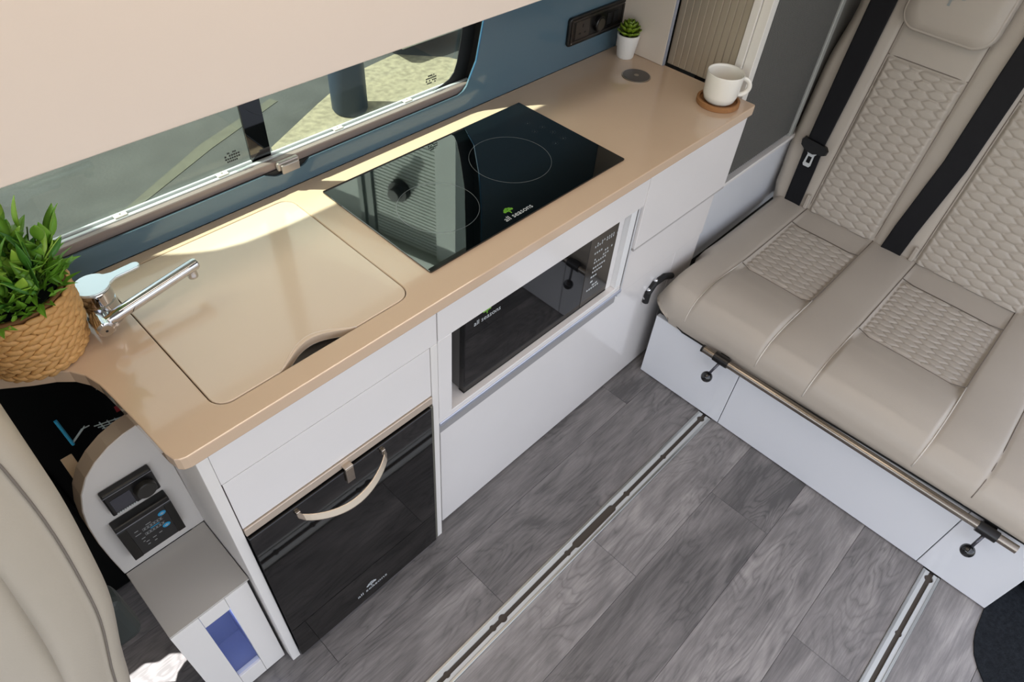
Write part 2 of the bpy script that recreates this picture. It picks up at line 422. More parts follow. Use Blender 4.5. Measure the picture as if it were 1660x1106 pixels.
bm = nb(); prism(bm, [(WX0-.04, .915), (.60, .915), (.60, .9495), (WX0-.04, .9495)], 'y', .4865, .4895)
obj('rubber_seal', bm, blackm, wf)
clip0 = obj('track_clip', B(-.012, .012, .5065, .520, .9685, .9715, .0008), mat('clip_white', (214, 210, 196), .5), wf, world=False)
clip0.location = Vector((-.37, 0, 0)) - wf.location
obj('clip_screw', lathe(nb(), [(.002, .9715), (.002, .9722)], .0, .5135, 10), steel, clip0, world=False)
for x in (-.163, .118, .318):
    copy_tree(clip0, wf, Vector((x, 0, 0)) - wf.location)
# latch
lt = obj('latch', B(-.058, -.006, .480, .492, .946, .9650, .003, 2), mat('latch_grey', (168, 158, 150), .35, metal=.4), wf)
obj('latch_tab', B(-.052, -.010, .4745, .4805, .9395, .960, .002, 2), mat('latch_grey', (168, 158, 150)), lt)
# etched maker's marks on the panes: small grey lines
for cx in (-.13, .40):
    bm = nb()
    for r_, ww in ((0, .028), (.006, .034), (.012, .034), (.018, .02)):
        for i in range(7):
            if random.random() < .85: box(bm, cx+(i-3.5)*ww/7, cx+(i-3.5)*ww/7+ww/10, .5178, .5184, .985+r_, .9885+r_)
    obj('pane_marking', bm, blackm, wf)

# blue splashback panel
sp = [(-1.0, H+.0005), (1.115, H+.0005), (1.115, 1.5), (.63, 1.5), (.60, 1.44)]
sp += [(x, z) for x, z in reversed(win[:-1]) if x > WX0] + [(-1.0, .95)]
bm = prism(nb(), sp, 'y', .4815, .486)
sb_ = obj('splashback_panel', bm, blue_m); tag(sb_, 'glossy slate-blue wall panel framing the window above the worktop', 'wall panel')
bm = nb(); pth = [(x+.0005, .4822, z) for x, z in win[7:-1] if z > .97]
tube(bm, pth, .0022, 8); obj('panel_edge', bm, bluedge, sb_)

# ------------------------------------------------------------------ OVERHEAD LOCKER
ol = thing('overhead_locker', 'pale blush glossy overhead locker above the window, seen from its front', 'locker', (0, .3, 1.3))
bm = nb(); prism(bm, [(.163, 1.306), (.163, 1.955), (.48, 1.955), (.48, 1.42)], 'x', -1.25, 1.10); obj('carcass', bm, whitem, ol)
obj('door', B(-1.25, 1.10, .150, .1625, 1.300, 1.955, .002, 2), locker_m, ol)

# ------------------------------------------------------------------ WORKTOP
lid = rrect(-.457, -.0645, .049, .449, .028, 6)
hole_o = rrect(-.4585, -.063, .0475, .4505, .0295, 6)
out = [(-.535, 0), (1.113, 0), (1.1185, .003), (1.1205, .010), (1.1175, .4812), (-.95, .4812), (-.95, .44), (-.88, .43), (-.80, .405), (-.73, .372), (-.68, .341), (-.640, .313), (-.61, .296), (-.588, .276), (-.574, .252), (-.566, .22), (-.5625, .18), (-.5575, .10), (-.5545, .03), (-.5505, .010), (-.544, .003)]
wt = thing('worktop', 'cream gloss worktop running the length of the kitchen units', 'worktop', (0, .2, H))
o = obj('top', holed(nb(), [out, hole_o], 'z', H-.028, H), cream, wt)
md = o.modifiers.new('bev', 'BEVEL'); md.width = .0022; md.segments = 2; md.limit_method = 'ANGLE'; md.angle_limit = 1.0
# sink and its lid
sk = thing('sink', 'dark sink bowl under the sliding cream lid', 'sink', (-.26, .25, .76))
bm = nb()
for a in (B(-.457, -.065, .049, .449, .755, .76),): bm.free(); bm = a
box(bm, -.4585, -.452, .0485, .4495, .76, .880); box(bm, -.070, -.0635, .0485, .4495, .76, .880); box(bm, -.452, -.07, .0485, .054, .76, .880); box(bm, -.452, -.07, .444, .4495, .76, .880)
obj('bowl', bm, blackm, sk)
obj('drain', lathe(nb(), [(.04, .7602), (.04, .763), (.03, .7635)], -.26, .25, 24), chrome, sk)
# lid outline with finger scoop on the front edge
y0 = .049; sc = []
for i in range(21):
    t_ = i/20; x = -.345 + t_*.155
    sc.append((x, y0 + .031*(math.sin(PI*t_)**1.3)*(1.0 - .0*t_)))
lo = [p for p in lid]
# rebuild: corners counter-clockwise from +x+y ; insert scoop between the two front corners
n6 = 7
front_left_end = lo[3*n6-1]  # end of (x0,y0) corner
lo2 = lo[:3*n6] + sc + lo[3*n6:]
sl = thing('cover_board', 'cream lid set flush over the sink with a finger scoop at its front edge', 'sink lid', (-.26, .25, H-.02))
o = obj('board', prism(nb(), lo2, 'z', H-.018, H+.0005), mat('cream_lid', (212, 191, 168), .15, coat=.45), sl)
md = o.modifiers.new('bev', 'BEVEL'); md.width = .0018; md.segments = 2; md.limit_method = 'ANGLE'; md.angle_limit = 1.0
bm = nb()   # bevelled scoop rim
va = [bm.verts.new((x, y-.0002, H-.0175)) for x, y in sc]; vb = [bm.verts.new((x, y+.0075*math.sin(PI*i/20), H+.0012)) for i, (x, y) in enumerate(sc)]
for i in range(20): bm.faces.new((va[i], va[i+1], vb[i+1], vb[i]))
obj('scoop_rim', bm, mat('scoop_rim', (224, 214, 202), .2), sl, smooth=True)

# ------------------------------------------------------------------ HOB
hb = thing('hob', 'black glass two-zone hob set into the cream worktop', 'hob', (.307, .244, H))
o = obj('glass_plate', prism(nb(), rrect(0, .6144, .0678, .4196, .003, 3), 'z', H+.0002, H+.0045), blackg, hb)
md = o.modifiers.new('bev', 'BEVEL'); md.width = .0012; md.segments = 1
def ring2(cx, cy, r, wd, z0, z1): return holed(nb(), [circ(cx, cy, r+wd, 72), circ(cx, cy, r, 72)], 'z', z0, z1)
ZH = H+.0045
obj('zone_ring', ring2(.402, .245, .097, .0006, ZH, ZH+.0002), grey_print, hb)
obj('zone_ring', ring2(.150, .215, .088, .0006, ZH, ZH+.0002), grey_print, hb)
bm = nb()
for cx, cy in ((.552, .33), (.568, .294), (.571, .261), (.569, .225), (.538, .292), (.537, .222)):
    prism(bm, circ(cx, cy, .0016, 8), 'z', ZH, ZH+.0002)
    for a in circ(cx, cy, .007, 14)[::2]: prism(bm, circ(a[0], a[1], .0007, 5), 'z', ZH, ZH+.0002)
obj('touch_control', bm, mat('faint_print', (70, 76, 78), .5), hb)['kind'] = 'stuff'
place_text('all seasons', .082, silver, hb, (.265, .0815, ZH+.0001), (1, 0, 0), (0, 1, 0))
tree_logo(.026, green_m, hb, (.254, .0965, ZH), (1, 0, 0), (0, 1, 0))

# ------------------------------------------------------------------ TAP
tp = thing('tap', 'chrome fold-down mixer tap with a long flat spout beside the grass plant', 'tap', (-.49, .36, H))
bx, by = -.49, .357
obj('body', lathe(nb(), [(.030, H), (.030, H+.004), (.0265, H+.006), (.0265, H+.040), (.0245, H+.0415), (.0245, H+.0435), (.0265, H+.045), (.0265, H+.066), (.024, H+.069)], bx, by, 40), chrome, tp, autos=True)
bm = nb(); pts = []
for i in range(25):
    a = math.radians(28 + i*(360-56)/24 - 0); pts.append((bx+.029*math.cos(a), by+.029*math.sin(a)))
d = Vector((math.cos(math.radians(2)), math.sin(math.radians(2)))); nrm = Vector((-d.y, d.x))
tip = []
for i in range(9):
    a = -PI/2 + PI*i/8; q = Vector((bx, by)) + d*(.0735+.0085*math.cos(a)) + nrm*(.0085*math.sin(a)); tip.append((q.x, q.y))
q1 = Vector((bx, by)) + d*.038 - nrm*.0085; q2 = Vector((bx, by)) + d*.038 + nrm*.0085
prism(bm, pts + [(q1.x, q1.y)] + tip + [(q2.x, q2.y)], 'z', H+.069, H+.074)
o = obj('lever', bm, mat('lever_chrome', (226, 234, 238), .22, metal=.7), tp); md = o.modifiers.new('bev', 'BEVEL'); md.width = .0012; md.segments = 2; md.limit_method = 'ANGLE'
# swivel pivot and spout
px_, py_ = -.512, .292
bm = cyl(nb(), (bx, by-.01, H+.022), (px_+.004, py_+.012, H+.034), .012, 18)
obj('arm', bm, chrome, tp, smooth=True)
bm = tube(nb(), [(px_+.004, py_+.026, H+.040), (px_, py_-.012, H+.040), (px_, py_-.014, H+.040)], .0145, 28, rads=[.0135, .0145, .012])
pv = obj('pivot', bm, chrome, tp, autos=True)
bm = tube(nb(), [(px_, py_-.0135, H+.040), (px_-.0002, py_-.0158, H+.040)], .0105, 24); obj('pivot_cap', bm, steel, pv, autos=True)
bm = cyl(nb(), (px_, py_-.0158, H+.040), (px_, py_-.0162, H+.040), .0022, 10); obj('screw_recess', bm, blackm, pv)
sp0 = Vector((px_, py_, H+.044)); sp1 = Vector((-.335, .312, H+.060))
obj('spout', tube(nb(), [sp0, sp0.lerp(sp1, .1), sp0.lerp(sp1, .12), sp1, sp1+(sp1-sp0).normalized()*.004], .0105, 24, rads=[.0085, .0085, .0108, .0108, .009]), chrome, tp, autos=True)
e = sp1 - (sp1-sp0).normalized()*.010
obj('nozzle', tube(nb(), [e, e+Vector((0, 0, -.016)), e+Vector((0, 0, -.018)), e+Vector((0, 0, -.022))], .0085, 20, rads=[.0088, .0088, .0095, .009]), chrome, tp, autos=True)

# ------------------------------------------------------------------ POP-UP SOCKET, SUCCULENT, MUG, COASTER
ps = thing('worktop_socket', 'round dark grey pop-up socket cap set into the worktop in front of the succulent', 'socket', (.992, .317, H))
obj('rim', lathe(nb(), [(.0415, H+.0002), (.0415, H+.002), (.0385, H+.0028)], .992, .317, 48), steel, ps, autos=True)
obj('cap', lathe(nb(), [(.0385, H+.0008), (.0385, H+.0032), (.036, H+.0036)], .992, .317, 48), mat('cap_graphite', (86, 82, 80), .35, metal=.3), ps, autos=True)
obj('cap_mark', lathe(nb(), [(.007, H+.0036), (.007, H+.0039)], .992, .317, 20), steel, ps)

SX, SY = 1.068, .417
su = thing('potted_succulent', 'small green succulent in a white tapered pot in the worktop corner', 'plant', (SX, SY, H))
obj('pot', lathe(nb(), [(.0235, H+.0003), (.025, H+.003), (.0335, H+.066), (.0335, H+.068), (.0305, H+.068), (.029, H+.058), (0.001, H+.058)], SX, SY, 36, True, False), potw, su, autos=True)
obj('soil', lathe(nb(), [(.0295, H+.057), (.028, H+.0605), (.001, H+.062)], SX, SY, 20, False, False), soil, su)
def leaf_mesh(name, L, W, T, m, tipup=.25, seg=6, fold=.0, point=False):
    bm = nb(); rows_ = []
    for i in range(seg+1):
        t_ = i/seg; wv = (W*(4*t_*(1-t_)*.96+.04)**.85*(1.45-.85*t_) if point else W*(math.sin(PI*min(1, t_*.9+.06))**.75)) if i < seg else .0003
        z = tipup*L*t_*t_
        rows_.append([(t_*L, -wv, z+fold*wv), (t_*L, 0, z-T*(1-abs(2*t_-1))*.5 - 0*T), (t_*L, wv, z+fold*wv)])
    top = [[bm.verts.new(p) for p in r] for r in rows_]
    bot = [[bm.verts.new((p[0], p[1]*.86, p[2]-T)) for p in r] for r in rows_]
    for a, b in zip(top, top[1:]):
        for k in (0, 1): bm.faces.new((a[k], a[k+1], b[k+1], b[k]))
    for a, b in zip(bot, bot[1:]):
        for k in (0, 1): bm.faces.new((a[k+1], a[k], b[k], b[k+1]))
    for i in range(seg):
        bm.faces.new((top[i][0], top[i+1][0], bot[i+1][0], bot[i][0])); bm.faces.new((top[i+1][2], top[i][2], bot[i][2], bot[i+1][2]))
    bm.faces.new(top[0]+bot[0][::-1]); bm.faces.new(top[-1]+bot[-1][::-1])
    bmesh.ops.recalc_face_normals(bm, faces=bm.faces)
    for f in bm.faces: f.smooth = True
    me = bpy.data.meshes.new(name); bm.to_mesh(me); bm.free(); me.materials.append(m); return me
sl_mesh = leaf_mesh('succulent_leaf', .034, .0115, .004, succ_m, .35, 6, .35)
for ring, (cnt, el, s_, zz) in enumerate(((8, 5, 1.0, .066), (8, 22, .95, .072), (7, 40, .85, .077), (6, 58, .7, .082), (4, 76, .5, .086))):
    for i in range(cnt):
        a = 2*PI*i/cnt + ring*.5
        o = bpy.data.objects.new('leaf', sl_mesh); C.objects.link(o); o.parent = su
        o.location = (.003*math.cos(a), .003*math.sin(a), zz); o.rotation_euler = (0, -math.radians(el), a); o.scale = (s_, s_, s_)
obj('stem', cyl(nb(), (SX, SY, H+.055), (SX, SY, H+.085), .005, 8), stem_m, su)

MX, MY = 1.042, .077
co = thing('coaster', 'round brown cork coaster with raised rim under the white mug', 'coaster', (MX, MY, H))
obj('tray', lathe(nb(), [(.057, H+.0003), (.0585, H+.002), (.0585, H+.013), (.057, H+.0145), (.0515, H+.0145), (.051, H+.006), (.001, H+.006)], MX, MY, 48, True, False), cork, co, autos=True)
mg = thing('mug', 'white ceramic mug on the cork coaster at the worktop end', 'mug', (MX, MY, H+.006))
z0 = H+.0063
obj('cup', lathe(nb(), [(.030, z0), (.034, z0+.001), (.0425, z0+.010), (.0465, z0+.024), (.0495, z0+.080), (.0492, z0+.0825), (.0478, z0+.0825), (.0465, z0+.076), (.043, z0+.022), (.036, z0+.010), (.001, z0+.007)], MX, MY, 48, True, False), ceramic, mg, smooth=True)
hd = Vector((.65, -.76, 0)).normalized(); bm = nb(); pts = []
for i in range(17):
    a = math.radians(105 - i*205/16)
    pts.append(Vector((MX, MY, z0+.046)) + hd*(.046+.0235*max(-.1, math.cos(a))+ .002) + Vector((0, 0, .0225*math.sin(a))))
tube(bm, pts, .0048, 12, flat=1.35); obj('handle', bm, ceramic, mg, smooth=True)

# ------------------------------------------------------------------ WALL SOCKET PLATE
so = thing('socket_panel', 'black twin socket plate on the blue wall above the small succulent', 'socket panel', (.985, .48, .995))
plate = rrect(.858, 1.110, .962, 1.040, .010, 5)
o = obj('plate', prism(nb(), plate, 'y', .4712, .4813), blackp, so); md = o.modifiers.new('bev', 'BEVEL'); md.width = .003; md.segments = 2; md.limit_method = 'ANGLE'
bm = holed(nb(), [rrect(.866, 1.102, .969, 1.033, .006), rrect(.873, 1.095, .975, 1.027, .004)], 'y', .4697, .4712); obj('frame', bm, mat('plate_frame', (40, 36, 34), .25), so)
for cx in (.915,):
    o = obj('socket', B(cx-.030, cx+.030, .4700, .4712, .977, 1.025, .0004), mat('socket_face', (52, 46, 42), .3), so)
    bm = nb()
    for dx, dz, w2, h2 in ((0, .010, .004, .009), (-.011, -.010, .008, .004), (.011, -.010, .008, .004)): box(bm, cx+dx-w2/2, cx+dx+w2/2, .4694, .4703, 1.001+dz-h2/2, 1.001+dz+h2/2)
    obj('pin_hole', bm, blackm, o)
o = obj('dial', tube(nb(), [(.985, .4712, 1.0), (.985, .461, 1.0), (.985, .459, 1.0)], .021, 32, rads=[.022, .021, .019]), blackp, so, autos=True)
obj('dial_face', tube(nb(), [(.985, .4592, 1.0), (.985, .4586, 1.0)], .016, 28), mat('dial_face', (58, 52, 44), .4), o)
for cx in (1.035, 1.065):
    obj('usb_port', B(cx-.010, cx+.010, .4700, .4712, .985, 1.018, .0004), blackm, so)
for cx, cz in ((.870, 1.031), (1.099, .971), (.870, .971), (1.099, 1.031)):
    obj('screw', tube(nb(), [(cx, .4712, cz), (cx, .4690, cz)], .0022, 10), chrome, so)

# ------------------------------------------------------------------ GRASS PLANT IN BASKET
GX, GY = -.602, .352
gp = thing('basket_plant', 'leafy green artificial bamboo plant in a woven straw basket at the worktop corner', 'plant', (GX, GY, H))
def rb(z): return lerp([(0, .066), (.02, .076), (.075, .0855), (.15, .088)], z)
bk = obj('basket', lathe(nb(), [(rb(0)-.006, H+.0005)] + [(rb(z/100)-.004, H+z/100+.0005) for z in (1, 3, 5, 7, 9, 11, 13)] + [(rb(.135), H+.137), (rb(.13)-.008, H+.137), (rb(.1)-.010, H+.11), (.05, H+.11)], GX, GY, 48, True, True), strawd, gp, smooth=True)
def strand_mesh(k):
    bm = nb(); L = .027; n = 7; pts = []; rads = []
    for i in range(n):
        t_ = i/(n-1)-.5; pts.append((0, t_*L, (-.0036 if k else .0036)*math.sin(t_*2.6)+t_*.006)); rads.append(.0058*math.sqrt(max(.05, 1-(2*t_)**2*.93)))
        pts[-1] = (0.0028*math.cos(t_*PI), pts[-1][1], pts[-1][2])
    tube(bm, pts, .005, 8, rads=rads, flat=1.0)
    # shallow fibre ridges
    for v in bm.verts: v.co.x *= .75; v.co.z *= 1.05
    for f in bm.faces: f.smooth = True
    bmesh.ops.recalc_face_normals(bm, faces=bm.faces)
    me = bpy.data.meshes.new('strand'); bm.to_mesh(me); bm.free(); me.materials.append(straw); return me
sm = [strand_mesh(0), strand_mesh(1)]
nrow = 12
for r_ in range(nrow):
    z = .007 + r_*.0108
    cnt = 24
    for i in range(cnt):
        a = 2*PI*(i + (.5 if r_ % 2 else 0))/cnt
        o = bpy.data.objects.new('strand', sm[r_ % 2]); C.objects.link(o); o.parent = bk
        R0 = rb(z) - .002
        o.location = (R0*math.cos(a), R0*math.sin(a), z); o.rotation_euler = (random.uniform(-.14, .14)-.16, 0, a)
        s = random.uniform(.92, 1.08); o.scale = (s, rb(z)/.082, s)
obj('inner_pot', lathe(nb(), [(.07, H+.11), (.077, H+.137), (.075, H+.137), (.072, H+.118), (.001, H+.118)], GX, GY, 32, True, False), blackm, gp)
lm = [leaf_mesh('bamboo_leaf', .050, .0078, .0007, m_, tu, 7, .25, True) for m_ in (leafA, leafB, leafC) for tu in (-.12, .12)]
lms = [leaf_mesh('bamboo_leaf', .034, .0078, .0007, m_, .05, 7, .3, True) for m_ in (leafA, leafB)]
stems = nb(); cnt = 0
rnd = random.Random(11)
for si in range(66):
    a = rnd.uniform(0, 2*PI); r0 = .062*math.sqrt(rnd.random()); lean = rnd.uniform(.05, .62)*(.35 + r0/.062*.8)
    if math.cos(a)*.4 - .2 > 2: continue
    ln = rnd.uniform(.04, .085); base = Vector((GX+r0*math.cos(a), GY+r0*math.sin(a), H+.128))
    dr = Vector((math.cos(a)*math.sin(lean), math.sin(a)*math.sin(lean), math.cos(lean)))
    pts = [base + dr*ln*k/4 + Vector((0, 0, -.06*lean*(k/4)**2*ln)) for k in range(5)]
    tube(stems, pts, .0011, 5)
    nl = rnd.choice((4, 5, 5))
    for k in range(nl):
        if cnt >= 290: break
        f = .25 + .75*(k+1)/nl; p = base + dr*ln*f
        if p.x > -.49 and p.y < .4 and p.z < 1.06: continue
        o = bpy.data.objects.new('leaf', rnd.choice(lm) if rnd.random() < .7 else rnd.choice(lms)); C.objects.link(o); o.parent = gp
        yaw = rnd.uniform(0, 2*PI); el = rnd.uniform(.1, 1.0) if k < nl-1 else rnd.uniform(.8, 1.4)
        ld = Vector((math.cos(yaw)*math.cos(el), math.sin(yaw)*math.cos(el), math.sin(el)))
        ld = (ld + dr*.5).normalized()
        # keep clear of the blue wall and window
        if p.y + ld.y*.045 > .475: ld.y = -abs(ld.y)*.5; ld.normalize()
        o.location = p - Vector((GX, GY, H)); o.rotation_euler = (0, -math.asin(max(-1, min(1, ld.z))), math.atan2(ld.y, ld.x)); o.rotation_euler.rotate_axis('X', rnd.uniform(-.7, .7))
        s = rnd.uniform(.8, 1.15); o.scale = (s, s, s); cnt += 1
fl = nb()
for q in range(420):
    a = rnd.uniform(0, 2*PI); rr = .085*math.sqrt(rnd.random()); zz = H + .13 + rnd.uniform(0, .055)*(1.25-rr/.085)
    p = Vector((GX+rr*math.cos(a), GY+rr*math.sin(a), zz)); yaw = a + rnd.uniform(-1.2, 1.2); el = rnd.uniform(-.1, 1.1)
    if p.y > .43: continue
    u = Vector((math.cos(yaw)*math.cos(el), math.sin(yaw)*math.cos(el), math.sin(el))); v = u.cross(Vector((rnd.uniform(-.4, .4), rnd.uniform(-.4, .4), 1))).normalized()
    L_ = rnd.uniform(.026, .042); W_ = L_*.17
    if p.y + u.y*L_ > .47: u.y = -u.y
    n_ = u.cross(v)*(-.0015)
    pts_ = [(0, 0), (.28, 1), (.6, .62), (1, 0), (.6, -.62), (.28, -1)]
    c_ = [fl.verts.new(p + u*(L_*a_) + v*(W_*b_) + (n_ if b_ else Vector((0, 0, 0)))) for a_, b_ in pts_]
    fl.faces.new((c_[0], c_[1], c_[2], c_[3])); fl.faces.new((c_[0], c_[3], c_[4], c_[5]))
obj('foliage_fill', fl, leafB, gp)['kind'] = 'stuff'
obj('stems', stems, stem_m, gp)['kind'] = 'stuff'

# ------------------------------------------------------------------ KITCHEN UNITS
YF = .003
ku = thing('oven_cabinet', 'white end cabinet holding the black oven below a plain drawer', 'cabinet', (-.285, .24, 0))
obj('side_panel', B(-.5285, -.5085, YF, .47, 0, .8715, .0008), whitem, ku)
obj('side_panel', B(-.0615, -.0435, YF, .47, 0, .786, .0008), whitem, ku)
obj('fascia', B(-.508, -.0445, YF, YF+.018, .7868, .8715, .0006), white, ku)
dr_ = obj('drawer', B(-.5065, -.0633, YF+.0005, YF+.0185, .6365, .7845, .001, 2), white, ku)
obj('drawer_box', B(-.50, -.07, YF+.02, .42, .66, .77), whitem, dr_)
obj('back_panel', B(-.508, -.0615, .462, .47, 0, .75), whitem, ku)
obj('plinth', B(-.508, -.0615, .06, .07, 0, .02), blackm, ku)

ov = thing('oven', 'built-in black glass oven with a curved nickel handle, under the drawer', 'oven', (-.285, .1, .02))
obj('housing', B(-.505, -.066, .022, .40, .014, .632), blackm, ov)
obj('top_trim', B(-.5065, -.0635, YF-.003, .022, .612, .634, .001), mat('oven_trim', (200, 184, 168), .38, metal=.35), ov)
dg = obj('door', B(-.5065, -.072, -.006, .018, .014, .6075, .0012), ovenglass, ov)
obj('door_edge', B(-.0715, -.0640, -.003, .018, .014, .6075, .0006), mat('door_edge_grey', (120, 118, 108), .4, metal=.5), ov)
bm = nb(); N_ = 24; va = []
for i in range(N_+1):
    t_ = i/N_; x = -.414 + t_*.212; b_ = math.sin(PI*t_); y = -.010 - .040*b_**.6; z = .588 - .026*b_
    W2 = Vector((0, .50, .866))*.0085; T2 = Vector((0, -.866, .50))*.0017; c_ = Vector((x, y, z))
    va.append([bm.verts.new(q) for q in (c_+W2-T2, c_+W2+T2*.4, c_+W2*.8+T2, c_-W2*.8+T2, c_-W2+T2*.4, c_-W2-T2)])
for a, b in zip(va, va[1:]):
    for k in range(6): bm.faces.new((a[k], a[(k+1) % 6], b[(k+1) % 6], b[k]))
bm.faces.new(va[0]); bm.faces.new(va[-1][::-1])
hn = obj('handle', bm, nickel, dg, smooth=False)
obj('handle_foot', B(-.414, -.405, -.012, -.0055, .581, .595, .001), nickel, dg); obj('handle_foot', B(-.211, -.202, -.012, -.0055, .581, .595, .001), nickel, dg)
cl = obj('transit_clip', B(-.299, -.280, -.013, -.0065, .572, .618, .0015, 2), nickel, ov); obj('clip_fold', B(-.299, -.280, -.013, .001, .618, .6225, .001), nickel, cl)
place_text('all seasons', .092, silver, dg, (-.288, -.0062, .0535), (1, 0, 0), (0, 0, 1), squash=.85)
tree_logo(.030, silver, dg, (-.290, -.0062, .066), (1, 0, 0), (0, 0, 1))

mu = thing('microwave_cabinet', 'white middle cabinet with the microwave niche above a wide plain drawer', 'cabinet', (.3, .25, 0))
FB = .7885
obj('fascia', B(-.0415, .6445, YF, YF+.018, FB, .8715, .0006), white, mu)
obj('niche_side', B(-.0425, -.0045, YF, .44, .5345, .7885, .0008), white, mu)
obj('niche_side', B(.575, .5975, .021, .44, .5345, .7885, .0008), white, mu)
obj('niche_frame', B(.598, .6225, YF+.002, .44, .5345, .7885, .0008), mat('niche_bright', (228, 228, 228), .3), mu)
obj('niche_shelf', B(-.0425, .6225, YF+.001, .44, .514, .534, .0008), white, mu)
obj('niche_back', B(-.0045, .60, .42, .43, .534, .787), whitem, mu)
obj('niche_top', B(-.0045, .60, .022, .43, .789, .80), whitem, mu)
obj('shelf_rail', B(-.0425, .6295, YF-.002, YF+.003, .506, .5175, .0012), mat('rail_alu', (186, 190, 204), .3, metal=.6), mu)
obj('grip_channel', B(-.0425, .6450, .0245, .0345, .44, .506), mat('grip_grey', (150, 148, 148), .45), mu)
obj('upright_channel', B(.6235, .6290, .006, .0200, .5175, .8, .0004), mat('channel_dark', (96, 94, 94), .4), mu)
obj('upright_channel', B(.6300, .6450, .010, .028, .48, .866, .0008), mat('channel_silver', (200, 200, 202), .4), mu)
wd_ = obj('drawer_front', B(-.0205, .955, .0265, .0445, .008, .460, .0015, 2), white, mu)
obj('drawer_box', B(0, .62, .0455, .42, .02, .40), whitem, wd_)

mw = thing('microwave', 'black built-in microwave with mirrored glass door in the white niche', 'microwave', (.31, .2, .534))
obj('housing', B(.048, .571, .035, .38, .5385, .772, .002), mat('microwave_side', (92, 90, 88), .35), mw)
o = obj('door', B(.0465, .4600, .018, .036, .5415, .7715, .0015), ovenglass, mw)
o2 = obj('control_panel', B(.4615, .5725, .0185, .036, .5415, .7715, .0015), mat('panel_glass', (52, 48, 44), .1, ior=1.6), mw)
obj('lower_strip', B(.0465, .5725, .019, .036, .536, .5410), blackm, mw)
bm = nb()
for r_, c0, n_, w_ in ((.742, .482, 5, .0030), (.735, .482, 5, .0030), (.742, .527, 6, .0030), (.735, .527, 6, .0030), (.712, .485, 4, .004), (.702, .52, 5, .004), (.690, .49, 7, .004), (.680, .49, 6, .004), (.662, .49, 6, .005), (.648, .49, 5, .005), (.632, .488, 3, .006), (.615, .49, 2, .009), (.600, .50, 2, .012), (.590, .48, 6, .005)):
    for i in range(n_):
        if random.random() < .85: box(bm, c0+i*.0085, c0+i*.0085+w_, .0179, .0184, r_-.003, r_+.0022)
obj('key_legends', bm, silver, o2)['kind'] = 'stuff'
obj('foot', B(.06, .09, .06, .09, .534, .539), blackm, mw); obj('foot', B(.52, .55, .06, .09, .534, .539), blackm, mw)
place_text('all seasons', .080, silver, o, (.112, .0178, .7415), (1, 0, 0), (0, 0, 1))
tree_logo(.024, green_m, o, (.110, .0178, .757), (1, 0, 0), (0, 0, 1))

ru = thing('end_cabinet', 'white right-hand cabinet with a flush door at the bench end of the kitchen', 'cabinet', (.87, .25, 0))
obj('door', B(.6465, 1.0945, YF-.001, YF+.017, .6465, .8705, .0015, 2), white, ru)
obj('door_return', B(1.0850, 1.0945, YF+.0175, .0450, .6465, .8705), whitem, ru)
obj('side_panel', B(1.0955, 1.108, .0455, .47, .0, .8715, .0006), whitem, ru)
obj('lower_panel', B(.6465, 1.0945, .0225, .040, .4615, .6400, .0015, 2), white, ru)
obj('lower_panel', B(.9555, 1.0945, .0265, .0445, .008, .4605, .0015), white, ru)
obj('door_lip', B(.6465, 1.0945, .0030, .0215, .640, .6455), mat('lip_grey', (176, 172, 170), .5), ru)
obj('shelf', B(.65, 1.09, .045, .46, .62, .635), whitem, ru)

# ------------------------------------------------------------------ SIDE SHELF UNIT (left of oven cabinet)
su2 = thing('side_shelf_unit', 'low white open unit with grey top and arched back, against the oven cabinet end', 'shelf unit', (-.61, .11, 0))
fx0, fx1, sy0, sz = -.696, -.5305, .0276, .427
bm = holed(nb(), [[(fx0, .004), (fx1-.004, .004), (fx1-.004, sz-.002), (fx0, sz-.002)], [(-.6585, .065), (-.5915, .065), (-.5855, .068), (-.5855, .356), (-.6405, .356)]], 'y', sy0, sy0+.016)
bm.free()
bm = nb(); XL, XR = -.6400, -.5850
obj('front_panel', B(fx0, XL, sy0, sy0+.016, .004, sz-.003, .0006), whitem, su2)
obj('front_panel', B(XR, fx1-.005, sy0, sy0+.016, .004, sz-.003, .0006), whitem, su2)
obj('front_panel', B(XL+.0006, XR-.0006, sy0, sy0+.016, .374, sz-.003, .0006), whitem, su2)
obj('front_panel', B(XL+.0006, XR-.0006, sy0, sy0+.016, .004, .075, .0006), whitem, su2)
obj('shelf_top', B(fx0, fx1, sy0, .203, sz-.002, sz+.003, .0008), greytop, su2)
obj('side_panel', B(fx0, fx0+.014, sy0+.0165, .203, .004, sz-.003), greytop, su2)
obj('niche_lining', B(XL-.006, XR+.006, .13, .135, .06, .39), boxblue, su2)
obj('niche_lining', B(XL-.006, XL-.001, sy0+.017, .13, .06, .39), boxblue, su2); obj('niche_lining', B(XR+.001, XR+.006, sy0+.017, .13, .06, .39), boxblue, su2)
obj('niche_lining', B(XL-.006, XR+.006, sy0+.017, .13, .06, .065), boxblue, su2); obj('niche_lining', B(XL-.006, XR+.006, sy0+.017, .13, .385, .39), mat('niche_roof', (150, 158, 178), .5), su2)
gm = bpy.data.materials.new('niche_acrylic'); gm.use_nodes = True; gn = gm.node_tree
for x in list(gn.nodes): gn.nodes.remove(x)
go = gn.nodes.new('ShaderNodeOutputMaterial'); g1 = gn.nodes.new('ShaderNodeBsdfTransparent'); g2 = gn.nodes.new('ShaderNodeBsdfGlossy'); g3 = gn.nodes.new('ShaderNodeMixShader')
g1.inputs[0].default_value = (.9, .93, 1, 1); g3.inputs[0].default_value = .06; g2.inputs['Roughness'].default_value = .1
gn.links.new(g1.outputs[0], g3.inputs[1]); gn.links.new(g2.outputs[0], g3.inputs[2]); gn.links.new(g3.outputs[0], go.inputs[0])
